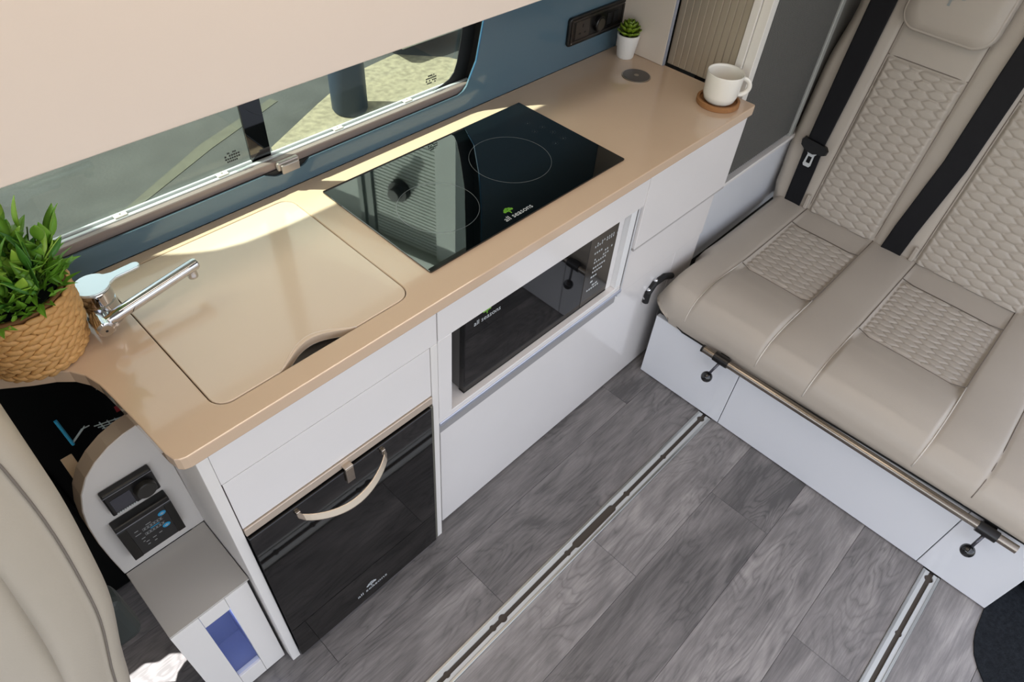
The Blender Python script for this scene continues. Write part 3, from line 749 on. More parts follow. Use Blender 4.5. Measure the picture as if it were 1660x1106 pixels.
obj('niche_cover', B(XL-.0003, XR+.0003, sy0+.006, sy0+.008, .0755, .3735), gm, su2)
nl = bpy.data.lights.new('niche_lamp', 'POINT'); nl.energy = .16; nl.color = (.85, .9, 1); nl.shadow_soft_size = .01
nlo = bpy.data.objects.new('niche_lamp', nl); C.objects.link(nlo); nlo.location = (-.6125, .10, .34); tag(nlo, 'blue lamp inside the side unit niche', 'lamp')
arch = [(-.528, sz+.0035), (fx0-.001, sz+.0035), (-.699, .50), (-.699, .56), (-.6955, .62), (-.688, .665), (-.675, .705), (-.655, .738), (-.632, .760), (-.604, .777), (-.575, .787), (-.55, .79), (-.5305, .79)]
o = obj('arched_panel', prism(nb(), arch, 'y', .2035, .238), [mat('panel_white', (214, 210, 206), .28)], su2)
md = o.modifiers.new('bev', 'BEVEL'); md.width = .001; md.limit_method = 'ANGLE'
obj('panel_edging', tube(nb(), [(x, .2205, z) for x, z in arch[1:]], .0172, 6, caps=True) if False else prism(nb(), [(x, z) for x, z in [(fx0-.0012, sz+.004), (-.6995, .50), (-.6997, .56), (-.6965, .62), (-.689, .6655), (-.676, .706), (-.656, .739), (-.6325, .7612), (-.6042, .7785), (-.575, .7885), (-.55, .7915), (-.5305, .7915), (-.5305, .7905), (-.55, .7905), (-.575, .7875), (-.604, .7775), (-.632, .7605), (-.6552, .7385), (-.6753, .7055), (-.6883, .6653), (-.6958, .62), (-.699, .56), (-.6989, .50)]], 'y', .2045, .238), mat('edging_taupe', (166, 150, 132), .5), su2)
obj('bracket', B(-.672, -.652, .2385, .325, .60, .678, .001), mat('bracket_beige', (200, 178, 148), .5), su2)

hc = thing('heater_controller', 'small black controller with a round dial, upper of the two on the arched panel', 'controller', (-.608, .2, .65))
# slightly skewed rectangles: width x -.655..-.57, z .60...69
o = obj('case', B(-.6555, -.5665, .188, .2034, .625, .690, .003, 2), blackp, hc)
obj('screen', B(-.648, -.612, .1872, .1882, .633, .670, .0004), mat('screen_grey', (58, 58, 66), .15), hc)
o = obj('dial', tube(nb(), [(-.590, .188, .653), (-.590, .178, .653), (-.590, .1765, .653)], .0185, 32, rads=[.0195, .0185, .017]), mat('dial_black', (38, 36, 32), .4), hc, autos=True)
obj('top_bevel_line', B(-.6545, -.5675, .1873, .1881, .6835, .6850), mat('bevel_line', (120, 120, 126), .3), hc)
place_text('controller', .001, silver, hc, (-.63, .1870, .628), (1, 0, 0), (0, 0, 1), name='name_strip') if False else None
bm = nb()
for i in range(9): box(bm, -.648+i*.0042, -.648+i*.0042+.003, .1874, .1881, .6275, .6305)
obj('name_strip', bm, silver, hc)
cp = thing('leisure_control_panel', 'larger black control panel with blue buttons, lower on the arched panel', 'control panel', (-.61, .2, .54))
obj('case', B(-.6685, -.5655, .182, .2034, .4805, .6000, .002, 2), blackp, cp)
obj('cap_strip', B(-.6685, -.5655, .1812, .1822, .586, .5885), mat('bevel_line', (120, 120, 126)), cp)
obj('end_block', B(-.6685, -.6520, .1808, .1822, .4815, .584, .0006), blackp, cp); obj('end_block', B(-.5800, -.5655, .1808, .1822, .4815, .584, .0006), blackp, cp)
obj('face', B(-.6515, -.5805, .1812, .1822, .4825, .584, .0003), mat('panel_face', (34, 34, 36), .3), cp)
for cx, cz in ((-.589, .567), (-.592, .527)): 
    b_ = obj('blue_button', prism(nb(), [(cx+.0075*math.cos(a*PI/10), cz+.0062*math.sin(a*PI/10)) for a in range(20)], 'y', .1803, .1813), cyan_m, cp)
    bm = nb(); box(bm, cx-.0035, cx+.0035, .1798, .1804, cz-.001, cz+.001); box(bm, cx-.0008, cx+.0008, .1798, .1804, cz-.003, cz+.003); obj('button_mark', bm, silver, b_)
bm = nb(); box(bm, -.618, -.600, .1805, .1813, .5445, .5465); obj('blue_bar', bm, cyan_m, cp)
bm = nb()
for z_ in (.552, .536):
    for i in range(6):
        x_ = -.628+i*.0062; box(bm, x_, x_+.0030, .1806, .1813, z_, z_+.0028)
    for zz in (z_-.0022, z_+.0046): box(bm, -.630, -.592, .1807, .1813, zz, zz+.0005)
    box(bm, -.6305, -.630, .1807, .1813, z_-.0022, z_+.0051)
for x_, z_, w_ in ((-.644, .560, .007), (-.646, .548, .011), (-.622, .562, .010), (-.640, .530, .007), (-.636, .514, .006), (-.623, .514, .007), (-.610, .516, .006), (-.636, .504, .005), (-.623, .503, .005), (-.640, .520, .004)):
    box(bm, x_, x_+w_, .1806, .1813, z_, z_+.0016)
obj('panel_legends', bm, mat('legend_grey', (150, 152, 154), .4), cp)['kind'] = 'stuff'

# ------------------------------------------------------------------ DARK CAB SIDE with reflections modelled as coloured bars
cs = thing('cab_door_trim', 'near-black cab door trim behind the arched panel with reflections modelled as a blue strip and silver grille', 'door trim', (-.9, .49, .4))
obj('trim_board', B(-1.02, -.531, .473, .480, .02, .865, .002), darkg, cs)
obj('trim_board', B(-1.02, -.705, .445, .4725, .02, .50, .01, 2), darkg, cs)
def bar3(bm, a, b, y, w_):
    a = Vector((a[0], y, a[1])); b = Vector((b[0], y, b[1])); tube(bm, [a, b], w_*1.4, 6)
obj('blue_glint', bar3(b1 := nb(), (-.643, .624), (-.641, .54), .4715, .0025) or b1, cyan_glint, cs)
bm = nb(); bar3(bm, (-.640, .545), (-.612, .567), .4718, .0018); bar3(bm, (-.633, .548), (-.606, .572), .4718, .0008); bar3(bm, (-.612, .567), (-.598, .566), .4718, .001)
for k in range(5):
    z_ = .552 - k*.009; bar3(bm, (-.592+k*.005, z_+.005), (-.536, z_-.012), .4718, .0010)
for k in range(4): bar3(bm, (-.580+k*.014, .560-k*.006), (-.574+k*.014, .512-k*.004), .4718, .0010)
obj('glints', bm, mat('glint_silver', (225, 240, 238), .3), cs)
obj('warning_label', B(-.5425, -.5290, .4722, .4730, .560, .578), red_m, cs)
bm = nb(); box(bm, -.554, -.538, .4722, .4730, .645, .6475); box(bm, -.552, -.545, .4722, .4730, .652, .6532); box(bm, -.548, -.541, .4722, .4730, .637, .6382)
obj('maker_text', bm, grey_print, cs)

# ------------------------------------------------------------------ UPRIGHT PANEL, TAMBOUR CUPBOARD
up = obj('upright_end_panel', B(1.1045, 1.1185, .3085, .4805, H+.0007, 1.95, .001), mat('warm_white_panel', (216, 204, 190), .3)); tag(up, 'pale upright board standing on the worktop beside the small succulent', 'panel')
obj('panel_edge', B(1.1055, 1.1175, .3060, .3083, H+.0007, 1.95), mat('edge_blue_grey', (150, 156, 170), .4), up)
tl = thing('champagne_tambour_door', 'champagne ribbed roller door behind the mug, facing the worktop', 'tambour door', (1.135, .2, H))
pit = .0208; x_ = 1.132
sm_l = bpy.data.meshes.new('slat'); bm = nb()
prism(bm, [(-.0035, .0003), (-.0045, .002), (-.0045, pit-.002), (-.0035, pit-.0003), (.003, pit-.0003), (.003, .0003)], 'z', 0, 1.04)
bmesh.ops.recalc_face_normals(bm, faces=bm.faces); bm.to_mesh(sm_l); bm.free(); sm_l.materials.append(tamb_l)
for i in range(10):
    o = bpy.data.objects.new('slat', sm_l); C.objects.link(o); o.parent = tl; o.location = (x_-1.135, .099+i*pit-.2, .005)
obj('backing', B(1.137, 1.140, .098, .33, H+.002, 1.95), blackm, tl)
cpst = obj('corner_post', B(1.120, 1.158, .0755, .0965, .5985, 1.95, .0012), mat('post_white', (224, 220, 212), .3)); tag(cpst, 'white aluminium corner post between the two ribbed roller doors', 'post')
obj('post_return', B(1.127, 1.158, .0480, .0745, .5985, 1.95, .0012), mat('post_white', (224, 220, 212)), cpst)
td = thing('graphite_tambour_door', 'dark grey ribbed roller door beside the bench backrest', 'tambour door', (1.4, .05, .6))
bm = nb(); n_ = 44; w2 = (1.612-1.159)/n_; prof = []
for i in range(n_):
    x0 = 1.159+i*w2; prof += [(x0, .0545), (x0+.0008, .0500), (x0+w2*.35, .0488), (x0+w2*.6, .0492), (x0+w2-.0030, .0500), (x0+w2-.0022, .0545)]
prism(bm, prof + [(1.612, .058), (1.159, .058)], 'z', .612, 1.95)
obj('ribbed_sheet', bm, tamb_d, td)['kind'] = 'stuff'
rp = obj('rear_post', B(1.613, 1.640, .044, .072, .5985, 1.95, .0015), mat('post_grey', (176, 178, 172), .4, metal=.3)); tag(rp, 'slim grey post at the far edge of the dark roller door, behind the backrest', 'post')
lg = thing('side_ledge', 'white side ledge under the dark roller door behind the bench', 'ledge', (1.4, .08, .3))
obj('ledge_top', B(1.109, 2.2, .038, .30, .585, .598, .001), whitem, lg)
obj('ledge_face', B(1.109, 2.2, .050, .062, .30, .585, .001), mat('ledge_face', (206, 208, 212), .3), lg)
obj('lower_carpet', B(1.109, 2.2, .0445, .070, .0, .299), blackm, lg)
bcp = obj('cupboard_back', B(1.6415, 2.34, .06, .47, .60, 1.95), mat('cupboard_grey', (120, 118, 112), .6)); tag(bcp, 'grey cupboard side behind the rear post', 'cupboard')

# ------------------------------------------------------------------ BENCH SEAT
XS = .866
bn = thing('bench_seat', 'grey-beige leather rear bench with hexagon quilting and white base', 'bench seat', (1.2, -.55, 0))
for a, b, zt in ((-.0155, -.3305, .268), (-.3327, -.9990, .282), (-1.0012, -1.190, .292)):
    obj('base_panel', B(XS, XS+.018, b, a, .004, zt, .0015, 2), mat('base_white', (222, 224, 228), .25, coat=.3), bn)
obj('base_frame', B(XS+.0185, 1.62, -1.185, -.030, .002, .262), blackm, bn)
obj('seat_board', B(XS+.020, 1.62, -1.19, -.02, .2625, .276), blackm, bn)
SIDE = [(.846, .315), (.850, .345), (.864, .374), (.90, .400), (.98, .411), (1.10, .402), (1.25, .392), (1.62, .390)]
QCOL = [(.846, .315), (.850, .348), (.864, .378), (.90, .406), (.97, .4205), (1.05, .410), (1.12, .390), (1.17, .378), (1.30, .374), (1.48, .380), (1.62, .388)]
SE = [-.117, -.3635, -.516, -.8315, -.975]
def crom(pts, x):
    if x <= pts[0][0]: return pts[0][1]
    if x >= pts[-1][0]: return pts[-1][1]
    for i in range(len(pts)-1):
        (a, b), (c, d) = pts[i], pts[i+1]
        if x <= c:
            def sl(j):
                if j <= 0 or j >= len(pts)-1: return 0 if j else (pts[1][1]-pts[0][1])/(pts[1][0]-pts[0][0])
                s0 = (pts[j][1]-pts[j-1][1])/(pts[j][0]-pts[j-1][0]); s1 = (pts[j+1][1]-pts[j][1])/(pts[j+1][0]-pts[j][0])
                return 0 if s0*s1 <= 0 else 2*s0*s1/(s0+s1)
            h = c-a; t = (x-a)/h; m0 = sl(i)*h; m1 = sl(i+1)*h
            return (2*t**3-3*t*t+1)*b+(t**3-2*t*t+t)*m0+(-2*t**3+3*t*t)*d+(t**3-t*t)*m1
def smooth01(t): t = max(0, min(1, t)); return t*t*(3-2*t)
def zcush(x, y, edge=True, groove=True):
    m = 0
    for a, b in ((SE[0], SE[1]), (SE[2], SE[3])):
        m = max(m, min(smooth01((a-y)/.012), smooth01((y-b)/.012)))
    z = crom(SIDE, x)*(1-m) + crom(QCOL, x)*m
    bd = [.005]+SE+[-1.205]
    for a, b in zip(bd, bd[1:]):
        if b <= y <= a:
            u = (y-(a+b)/2)/((a-b)/2); z += .0045*(1-abs(u)**2.6)*smooth01((x-.85)/.05)*(1-.6*m*smooth01((x-1.1)/.05))
    if groove:
        for s in SE: z -= .0028*math.exp(-((y-s)/.0055)**2)
    if edge:
        d = min(ycl(x)-y, 1e9); z -= .085*max(0, 1-d/.055)**2.6; z = max(z, .306+.02*smooth01((y+.06)/.06))
    return z
def ycl(x):
    e = .012 + .018*smooth01((x-1.09)/.05)
    r = .055
    if x < .846+r: e -= r - math.sqrt(max(0, r*r-(.846+r-x)**2))
    return e
NX, NY = 190, 290
bm = nb(); grid = []
xs = [.846+(1.622-.846)*((i/NX)**1.25) for i in range(NX+1)]
inquilt = lambda x, y: 1.152 < x < 1.487 and (SE[1]+.004 < y < SE[0]-.004 or SE[3]+.004 < y < SE[2]-.004)
for x in xs:
    e = ycl(x); row = []
    for j in range(NY+1):
        t_ = j/NY; t2 = t_**1.15 if t_ < .2 else t_ ; y = e - (e+1.205)*t_
        z = zcush(x, y)
        if inquilt(x, y): z -= .004
        row.append(bm.verts.new((x, y, z)))
    grid.append(row)
for a, b in zip(grid, grid[1:]):
    for j in range(NY): bm.faces.new((a[j], a[j+1], b[j+1], b[j]))
# skirt
border = [r[0] for r in grid][::-1] + grid[0][1:] 
ZB = lambda y: .277 + .026*smooth01((-y-.1)/1.0)
low = [bm.verts.new((v.co.x+(.010 if v.co.x < .9 and v.co.y < -.03 else .006 if v.co.x < .9 else 0), v.co.y-(.010 if v.co.y > -.06 else 0), max(ZB(v.co.y), .277+.05*smooth01((v.co.y+.07)/.07)))) for v in border]
for i in range(len(border)-1): bm.faces.new((border[i], border[i+1], low[i+1], low[i]))
cu = obj('seat_cushion', bm, leather, bn, smooth=True)
bm = tube(nb(), [(v[0], v[1], max(ZB(v[1]), .277+.05*smooth01((v[1]+.07)/.07))+.001) for v in [(x+.008, ycl(x)-.007) for x in xs[::-6]] + [(.855, y_) for y_ in (-.12, -.3, -.6, -.9, -1.2)]], .0035, 6)
obj('base_trim', bm, blackm, cu)
TT = .40
def hexpuff(u, v):
    """u,v in cell units; elongated hexagons; returns 0..1"""
    best = 9
    for (ou, ov) in ((0, 0), (.5, .5)):
        du = abs((u-ou) - round(u-ou)); dv = abs((v-ov) - round(v-ov))
        t = TT; s = .5-TT
        best = min(best, max(2*dv, du/t + 2*(1-s/t)*dv))
    return max(0.0, 1-min(1, best)**5)**.55
def quilt_seat(a, b, x0=1.152, x1=1.488, pu=.086, pv=.028):
    nx, ny = int((x1-x0)/.0022), int((a-b)/.0030); bm = nb(); g = []
    for i in range(nx+1):
        x = x0+(x1-x0)*i/nx; r = []
        for j in range(ny+1):
            y = a-(a-b)*j/ny
            dm = min(x-x0, x1-x, a-y, y-b); k = smooth01(dm/.012)
            r.append(bm.verts.new((x, y, zcush(x, y, False, True)-.0028*(1-k)+.0074*hexpuff((y-a)/pu, (x-x0)/pv)*k)))
        g.append(r)
    for p, q in zip(g, g[1:]):
        for j in range(ny): bm.faces.new((p[j], p[j+1], q[j+1], q[j]))
    obj('quilted_insert', bm, quilt_m, cu, smooth=True)
quilt_seat(SE[0]-.003, SE[1]+.003); quilt_seat(SE[2]-.003, SE[3]+.003, pu=.086)
for s in SE:
    pts = [(x, s, zcush(x, s, False)+.0022) for x in [.8475, .850, .855, .861, .868, .878, .89, .91, .93, .96, 1.0, 1.05, 1.1, 1.15]]
    if s != SE[4]: obj('piping', tube(nb(), pts, .0019, 6), pipe_m, cu, smooth=True)
    pts = [(x, s, zcush(x, s, False)+.0012) for x in ([1.142, 1.16, 1.2, 1.3, 1.4, 1.49, 1.61] if s != SE[4] else [.850, .86, .88, .92, 1.0, 1.1, 1.2, 1.4, 1.61])]
    obj('seam', tube(nb(), pts, .0014, 5), seam_m, cu, smooth=True)
for a, b in ((SE[0], SE[1]), (SE[2], SE[3])):
    for xx in (1.150, 1.490):
        obj('seam', tube(nb(), [(xx, a+(b-a)*k/8, zcush(xx, a+(b-a)*k/8, False, True)+.0004) for k in range(9)], .0014, 5), seam_m, cu, smooth=True)
# side hinge at the front left corner of the cushion
hg = obj('side_hinge', tube(nb(), [(.826, .017, .330), (.830, .018, .365), (.858, .019, .388), (.91, .019, .385), (.96, .019, .36)], .0105, 10), blackm, bn)
for x_, z_ in ((.825, .345), (.834, .374), (.862, .397)):
    obj('hinge_bolt', ball(nb(), (x_, .020, z_), .0075, 14, 8), chrome, hg, smooth=True)
# front bar with catches
fb = obj('pull_bar', tube(nb(), [(.830, -.2085, .293), (.830, -1.117, .297)], .0115, 24), mat('bar_bronze', (150, 142, 132), .25, metal=1), bn, autos=True)
obj('bar_cap', tube(nb(), [(.830, -.205, .293), (.830, -.2115, .293)], .0122, 20), blackp, fb, autos=True)
for yc in (-.273, -1.048):
    cb = obj('catch', tube(nb(), [(.830, yc+.024, .2945), (.830, yc-.024, .2945)], .0155, 20), blackp, fb, autos=True)
    obj('catch_bracket', B(.838, .866, yc-.016, yc+.016, .262, .300, .003, 2), blackp, cb)
    ky = yc + (.012 if yc > -.5 else .004)
    obj('knob_rod', tube(nb(), [(.822, yc, .284), (.812, yc+(ky-yc)*.5, .262), (.800, ky, .238)], .0042, 10), mat('rod_dark', (90, 90, 96), .3, metal=.8), cb, smooth=True)
    obj('knob', ball(nb(), (.798, ky, .232), .0175, 24, 16), mat('knob_black', (12, 13, 15), .08, coat=.5), cb, smooth=True)

# backrest: plane through (1.60, .38) leaning back .16
P0 = Vector((1.60, 0, .38)); Sd = Vector((.16, 0, 1)).normalized(); Nn = Vector((-1, 0, .16)).normalized()
def bk3(y, s, h): return P0 + Sd*s + Nn*h + Vector((0, y, 0))
BS = [-.1035-.006, -.3655, -.508, -.845, -.99]
BS = [-.120, -.3645, -.507, -.846, -.99]
def bedge(s): return lerp([(0, .036), (.05, .046), (.2, .058), (.45, .060), (.65, .040), (.9, .020)], s)
def hback(y, s, edge=True):
    h = 0
    bd = [.06]+BS+[-1.21]
    for k, (a, b) in enumerate(zip(bd, bd[1:])):
        if b <= y <= a:
            u = (y-(a+b)/2)/((a-b)/2); amp = .006 if k in (0, 2, 4) else .002
            h += amp*(1-abs(u)**3)
    for q in BS: h -= .0035*math.exp(-((y-q)/.0055)**2)
    if edge:
        d = bedge(s)-y; h -= .06*max(0, 1-d/.045)**2.4
    h -= .03*max(0, 1-(s+.04)/.06)**2
    return h
NS, NY2 = 150, 290; bm = nb(); g = []
for i in range(NS+1):
    s = -.03+(.90)*i/NS; e = bedge(s); r = []
    for j in range(NY2+1):
        y = e-(e+1.21)*j/NY2; h = hback(y, s)
        for a, b in ((BS[0], BS[1]), (BS[2], BS[3])):
            if b+.004 < y < a-.004 and .012 < s < .550: h -= .004
        r.append(bm.verts.new(bk3(y, s, h)))
    g.append(r)
for p, q in zip(g, g[1:]):
    for j in range(NY2): bm.faces.new((p[j], p[j+1], q[j+1], q[j]))
border = [r[0] for r in g] + g[-1][1:]
low = [bm.verts.new(v.co - Nn*.085 + Vector((0, -.004, 0))) for v in border]
for i in range(len(border)-1): bm.faces.new((border[i], low[i], low[i+1], border[i+1]))
br = obj('backrest', bm, leather, bn, smooth=True)
TT = .375
def quilt_back(a, b, s0=.010, s1=.553, pu=.092, pv=.0285):
    ns, ny = int((s1-s0)/.0025), int((a-b)/.0032); bm = nb(); g = []
    for i in range(ns+1):
        s = s0+(s1-s0)*i/ns; r = []
        for j in range(ny+1):
            y = a-(a-b)*j/ny; dm = min(s-s0+.02, s1-s, a-y, y-b); k = smooth01(dm/.012)
            r.append(bm.verts.new(bk3(y, s, hback(y, s, False)-.0028*(1-k)+.0066*hexpuff((y-a)/pu, (s-s0)/pv)*k)))
        g.append(r)
    for p, q in zip(g, g[1:]):
        for j in range(ny): bm.faces.new((p[j], p[j+1], q[j+1], q[j]))
    obj('quilted_insert', bm, quilt_m, br, smooth=True)
quilt_back(BS[0]-.003, BS[1]+.003); quilt_back(BS[2]-.003, BS[3]+.003, pu=.096)
for q in BS:
    obj('seam', tube(nb(), [bk3(q, s, hback(q, s, False)+.001) for s in (0, .05, .1, .2, .3, .4, .5, .6, .7, .86)], .0014, 5), seam_m, br, smooth=True)
for a, b in ((BS[0], BS[1]), (BS[2], BS[3])):
    obj('seam', tube(nb(), [bk3(a+(b-a)*k/6, .556, .0006+hback(a+(b-a)*k/6, .556, False)) for k in range(7)], .0016, 5), seam_m, br, smooth=True)
# small recessed slots for the lower belt stalks
obj('belt_guide', B(1.588, 1.602, -.115, -.101, .392, .445, .003), leather, br); obj('belt_guide', B(1.588, 1.602, -.503, -.488, .392, .445, .003), leather, br)

# headrest
def headrest(y0, y1, s0, s1, tree=True):
    ht = obj('headrest', None_bm := nb(), leather, bn) if False else None
    n = 26; m_ = 22; bm = nb(); g = []; out_ = rrect(y0, y1, s0, s1, .055, 8)
    cy, cs_ = (y0+y1)/2, (s0+s1)/2
    rings = []
    for k, (sc_, h) in enumerate(((.93, .004), (1.0, .012), (1.012, .026), (1.0, .040), (.965, .049), (.93, .0505), (.915, .0495), (.90, .0525), (.7, .056), (.4, .058), (.1, .0585))):
        if sc_ > .85:
            ins = (1-sc_)*.10
            pr = rrect(y0+ins, y1-ins, s0+ins, s1-ins, max(.01, .055-ins), 8)
        else: pr = [(cy+(p[0]-cy)*sc_, cs_+(p[1]-cs_)*sc_) for p in out_]
        rings.append([bm.verts.new(bk3(p[0], p[1], h)) for p in pr])
    for a, b in zip(rings, rings[1:]):
        L_ = len(a)
        for k in range(L_): bm.faces.new((a[k], a[(k+1) % L_], b[(k+1) % L_], b[k]))
    bm.faces.new(rings[-1]); bm.faces.new(rings[0][::-1])
    hr = obj('headrest', bm, leather, bn, smooth=True)
    if tree:
        cyl_ = bk3(-.222, .727, .0592)
        tree_logo(.075, tree_blue, hr, cyl_, (0, -1, 0), Sd)
headrest(-.378, -.112, .640, .86)
headrest(-.86, -.50, .640, .86, False)

# seat belts
def belt(name, label, path, wd_, buckle=None):
    t = thing(name, label, 'seat belt', bk3(path[0][0], path[0][1], .02), 'black seat belts over the bench backrest')
    bm = nb(); L_ = []; R_ = []; 
    P = []
    for i in range(len(path)-1):
        for k in range(8):
            f = k/8; a, b = path[i], path[i+1]; P.append(tuple(a[q]+(b[q]-a[q])*f for q in range(4)))
    P.append(tuple(path[-1]))
    rows_ = []
    for y, s, h, w_ in P:
        rows_.append([bm.verts.new(bk3(y+dy, s, h+dh)) for dy, dh in ((w_, 0), (w_, .0018), (w_*.9, .0026), (0, .0024), (-w_*.9, .0026), (-w_, .0018), (-w_, 0), (0, -.0002))])
    for a, b in zip(rows_, rows_[1:]):
        for k in range(8): bm.faces.new((a[k], a[(k+1) % 8], b[(k+1) % 8], b[k]))
    bm.faces.new(rows_[0]); bm.faces.new(rows_[-1][::-1])
    obj('strap', bm, belt_m, t, smooth=False)
    return t
b1_ = belt('seat_belt', 'left black seat belt over the bench back, with its tongue and plastic slide', [(-.062, .0, .012, .030), (-.056, .14, .018, .031), (-.053, .215, .026, .031), (-.051, .245, .028, .031), (-.048, .5, .025, .036), (-.044, .89, .022, .038)], .03)
# tongue: plastic slide + steel plate
bm = nb(); pr = []
for y_, s_ in ((-.004, .236), (-.010, .247), (-.040, .2455), (-.070, .2435), (-.092, .240), (-.102, .228), (-.100, .212), (-.088, .205), (-.072, .205), (-.060, .199), (-.040, .201), (-.022, .208), (-.008, .218)): pr.append((y_, s_))
lo_ = [bm.verts.new(bk3(y, s, .028)) for y, s in pr]; hi_ = [bm.verts.new(bk3(y*.96-.002, (s-.224)*.9+.224, .040)) for y, s in pr]
for i in range(len(pr)): bm.faces.new((lo_[i], lo_[(i+1) % len(pr)], hi_[(i+1) % len(pr)], hi_[i]))
bm.faces.new(lo_[::-1]); bm.faces.new(hi_)
sl_ = obj('belt_slide', bm, blackp, b1_)
bm = nb()
L0 = [(-.036, .204), (-.072, .204), (-.066, .196), (-.068, .160), (-.064, .154), (-.044, .154), (-.040, .160), (-.042, .196)]
L1 = [(-.047, .190), (-.061, .190), (-.061, .167), (-.047, .167)]
def PP(p, h): return bk3(p[0], p[1], h)
for h in (.0295, .032):
    ed = []
    for lp in (L0, L1):
        v_ = [bm.verts.new(PP(p, h)) for p in lp]; ed += [bm.edges.new((v_[i], v_[(i+1) % len(v_)])) for i in range(len(v_))]
    bmesh.ops.triangle_fill(bm, use_beauty=True, edges=ed)
for lp in (L0, L1):
    a = [bm.verts.new(PP(p, .0295)) for p in lp]; b = [bm.verts.new(PP(p, .032)) for p in lp]
    for i in range(len(lp)): bm.faces.new((a[i], a[(i+1) % len(lp)], b[(i+1) % len(lp)], b[i]))
bmesh.ops.remove_doubles(bm, verts=bm.verts, dist=1e-5)
obj('tongue', bm, aluw, b1_)
belt('seat_belt', 'right black seat belt between the two quilted back panels', [(-.429, .0, .012, .0335), (-.435, .10, .016, .034), (-.458, .34, .018, .035), (-.462, .6, .018, .036), (-.470, .89, .018, .037)], .03)

# ------------------------------------------------------------------ CAB SEAT (bottom left, close)
prof = [(-.86, .30), (-.79, .40), (-.751, .56), (-.717, .70), (-.700, .82), (-.688, .938), (-.683, 1.04), (-.684, 1.13), (-.70, 1.22), (-.735, 1.28), (-.79, 1.29), (-.84, 1.2), (-.87, 1.0), (-.90, .8), (-.93, .6), (-.97, .4)]
cst = thing('cab_seat', 'beige leather cab seat back close at the lower left edge', 'seat', (-.82, .2, .3))
bm = nb(); rings = []
def offs(pr, d):
    n = len(pr); cx = sum(p[0] for p in pr)/n; cz = sum(p[1] for p in pr)/n; out_ = []
    for i, (x, z) in enumerate(pr):
        a = pr[i-1]; b = pr[(i+1) % n]; tx, tz = b[0]-a[0], b[1]-a[1]; L_ = math.hypot(tx, tz); nx, nz = tz/L_, -tx/L_
        out_.append((x-nx*d, z-nz*d))
    return out_
# densify
dn = []
for i in range(len(prof)):
    a, b = prof[i], prof[(i+1) % len(prof)]
    p_, q_ = prof[i-1], prof[(i+2) % len(prof)]
    for k in range(4):
        t_ = k/4
        f = lambda u0, u1, u2, u3: .5*((2*u1)+(-u0+u2)*t_+(2*u0-5*u1+4*u2-u3)*t_*t_+(-u0+3*u1-3*u2+u3)*t_**3)
        dn.append((f(p_[0], a[0], b[0], q_[0]), f(p_[1], a[1], b[1], q_[1])))
SIG = 1
for y, d in ((-.035, .11), (-.038, .075), (-.030, .040), (-.022, .030), (-.024, .026), (-.014, .010), (.004, .001), (.03, -.001), (.30, -.001), (.325, .012), (.335, .04)):
    rings.append([bm.verts.new((x, y, z)) for x, z in offs(dn, -d if False else d)])
for a, b in zip(rings, rings[1:]):
    L_ = len(a)
    for k in range(L_): bm.faces.new((a[k], a[(k+1) % L_], b[(k+1) % L_], b[k]))
bm.faces.new(rings[0]); bm.faces.new(rings[-1][::-1])
cb_ = obj('backrest', bm, cableather, cst, smooth=True)
sp_ = [(x, -.0245, z) for x, z in offs(dn, .028)][2:44]
obj('seam', tube(nb(), sp_, .0018, 6), seam_m, cb_, smooth=True)
obj('recliner_cover', B(-.82, -.716, .05, .11, .46, .60, .02, 3), mat('cover_grey', (44, 50, 48), .5), cst)
obj('seat_frame', B(-1.3, -.88, .0, .28, .02, .28, .02, 2), blackp, cst)

# ------------------------------------------------------------------ OUTSIDE
g = obj('ground', B(-14, 16, -14, 26, -.56, -.5), asphalt); tag(g, 'grey asphalt yard outside the window', kind='structure')
bm = nb(); prism(bm, [(.98, 2.55), (1.06, 2.76), (1.57, 3.02), (2.0, 3.22), (2.42, 3.28), (2.7, 3.0), (2.9, 2.5), (2.2, 2.2), (1.2, 2.2)], 'z', -.5, -.492)
gr = obj('gravel_patch', bm, gravel_m); tag(gr, 'sunlit pale gravel patch outside the window', 'gravel', kind='stuff')
ln = obj('ground_marking', prism(nb(), [(.1, 2.70), (.12, 2.66), (.80, 2.98), (1.40, 3.22), (1.38, 3.28), (.77, 3.06)], 'z', -.5, -.497), mat('faded_line', (68, 67, 56), .9, var=.3, vscale=20)); tag(ln, 'faded pale line across the asphalt outside', 'line')
bo = thing('bollard', 'dark blue-grey bollard standing on the gravel outside the window', 'bollard', (1.69, 2.83, -.5))
obj('post', lathe(nb(), [(.105, -.49), (.115, -.47), (.115, .15), (.10, .19), (.05, .21)], 1.69, 2.83, 28), bollard_m, bo, autos=True)
obj('band', lathe(nb(), [(.118, .02), (.118, .08)], 1.69, 2.83, 28, False, False), mat('bollard_band', (70, 84, 96), .5), bo)
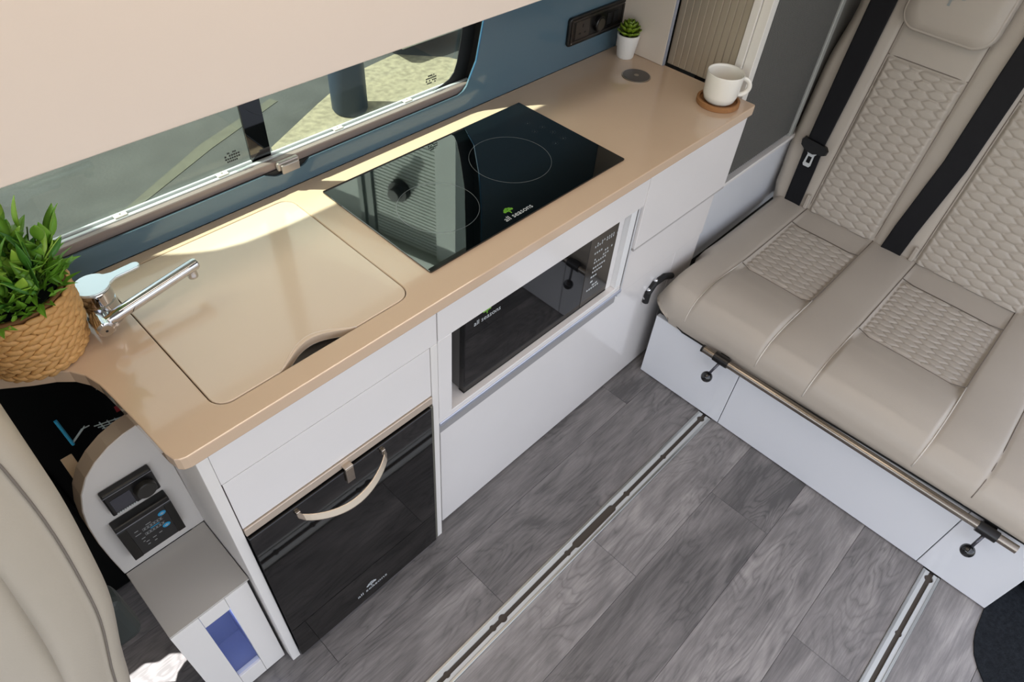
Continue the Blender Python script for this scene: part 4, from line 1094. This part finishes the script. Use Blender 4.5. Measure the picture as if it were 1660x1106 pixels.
# building with ribbed cladding: it is what the hob glass mirrors
bd = thing('outbuilding', 'pale building with horizontal ribbed cladding and a black flue, mirrored in the hob', 'building', (3.6, 5, -.5))
dW = Vector((-.2543, .967, 0)); nW = Vector((-.967, -.2543, 0))
def wpt(s, z, o_): return Vector((3.40, 3.80, 0)) + dW*s + nW*o_ + Vector((0, 0, z))
def wbox(bm, s0, s1, z0, z1, o0, o1):
    vs_ = [bm.verts.new(wpt(s, z, q)) for s in (s0, s1) for z in (z0, z1) for q in (o0, o1)]
    for f in ((0, 1, 3, 2), (4, 6, 7, 5), (0, 4, 5, 1), (2, 3, 7, 6), (0, 2, 6, 4), (1, 5, 7, 3)): bm.faces.new([vs_[i] for i in f])
bm = nb(); wbox(bm, -.12, 4.5, -.5, 6.0, -.5, -.03); obj('wall', bm, clad, bd)
bm = nb(); z = 3.2
while z < 5.15: wbox(bm, .14, .98, z, z+.028, -.03, -.005); z += .044
obj('ribs', bm, clad, bd)['kind'] = 'stuff'
bm = nb(); wbox(bm, -.12, .13, -.5, 5.3, -.03, .03); obj('corner_trim', bm, mat('trim_pale', (206, 212, 208), .5), bd)
bm = nb(); wbox(bm, 1.0, 1.08, -.5, 5.2, -.03, .02); wbox(bm, 1.14, 1.2, -.5, 5.2, -.03, .02); obj('downpipe', bm, mat('pipe_grey', (130, 138, 134), .5), bd)
bm = nb(); wbox(bm, -.12, 4.5, 5.2, 5.35, -.03, .12); obj('eaves', bm, clad, bd)
bm = nb(); c_ = wpt(.60, 4.42, 0); tube(bm, [c_, c_+nW*.08], .125, 24, rads=[.125, .12]); obj('flue', bm, blackm, bd)
bm = nb(); tube(bm, [c_+nW*.08, c_+nW*.16], .07, 20); obj('flue_cowl', bm, mat('cowl_grey', (60, 60, 60), .4), bd)
# parked van step / skirt seen top right of the window
pv_ = thing('equipment_box', 'dark outdoor equipment box with a pale step beyond the gravel', 'equipment box', (2.75, 4.0, -.5))
obj('body', B(2.50, 2.90, 3.45, 4.75, -.22, 1.3, .05, 3), mat('van_dark', (40, 46, 48), .3), pv_)
obj('side_step', B(2.38, 3.05, 3.13, 3.42, -.40, -.30, .01), mat('step_pale', (196, 198, 190), .5), pv_)
obj('skirt', B(2.54, 2.86, 3.48, 4.7, -.4995, -.22), blackm, pv_)
# awning cassette added out of view, its edge curved to shape the worktop sun patch
aw = thing('sun_blocker', 'added unseen awning cassette along the outer roof edge of the van', 'blocker', (0, .7, 1.95))
edge = [(-1.5, 1.02), (-.95, .965), (-.89, .921), (-.86, .897), (-.833, .877), (-.79, .853), (-.739, .838), (-.66, .831), (-.53, .829), (-.3, .831), (1.5, .836)]
bm = prism(nb(), [(-1.5, .565)] + edge + [(1.5, .565)], 'z', 1.92, 2.0); obj('slab', bm, whitem, aw)
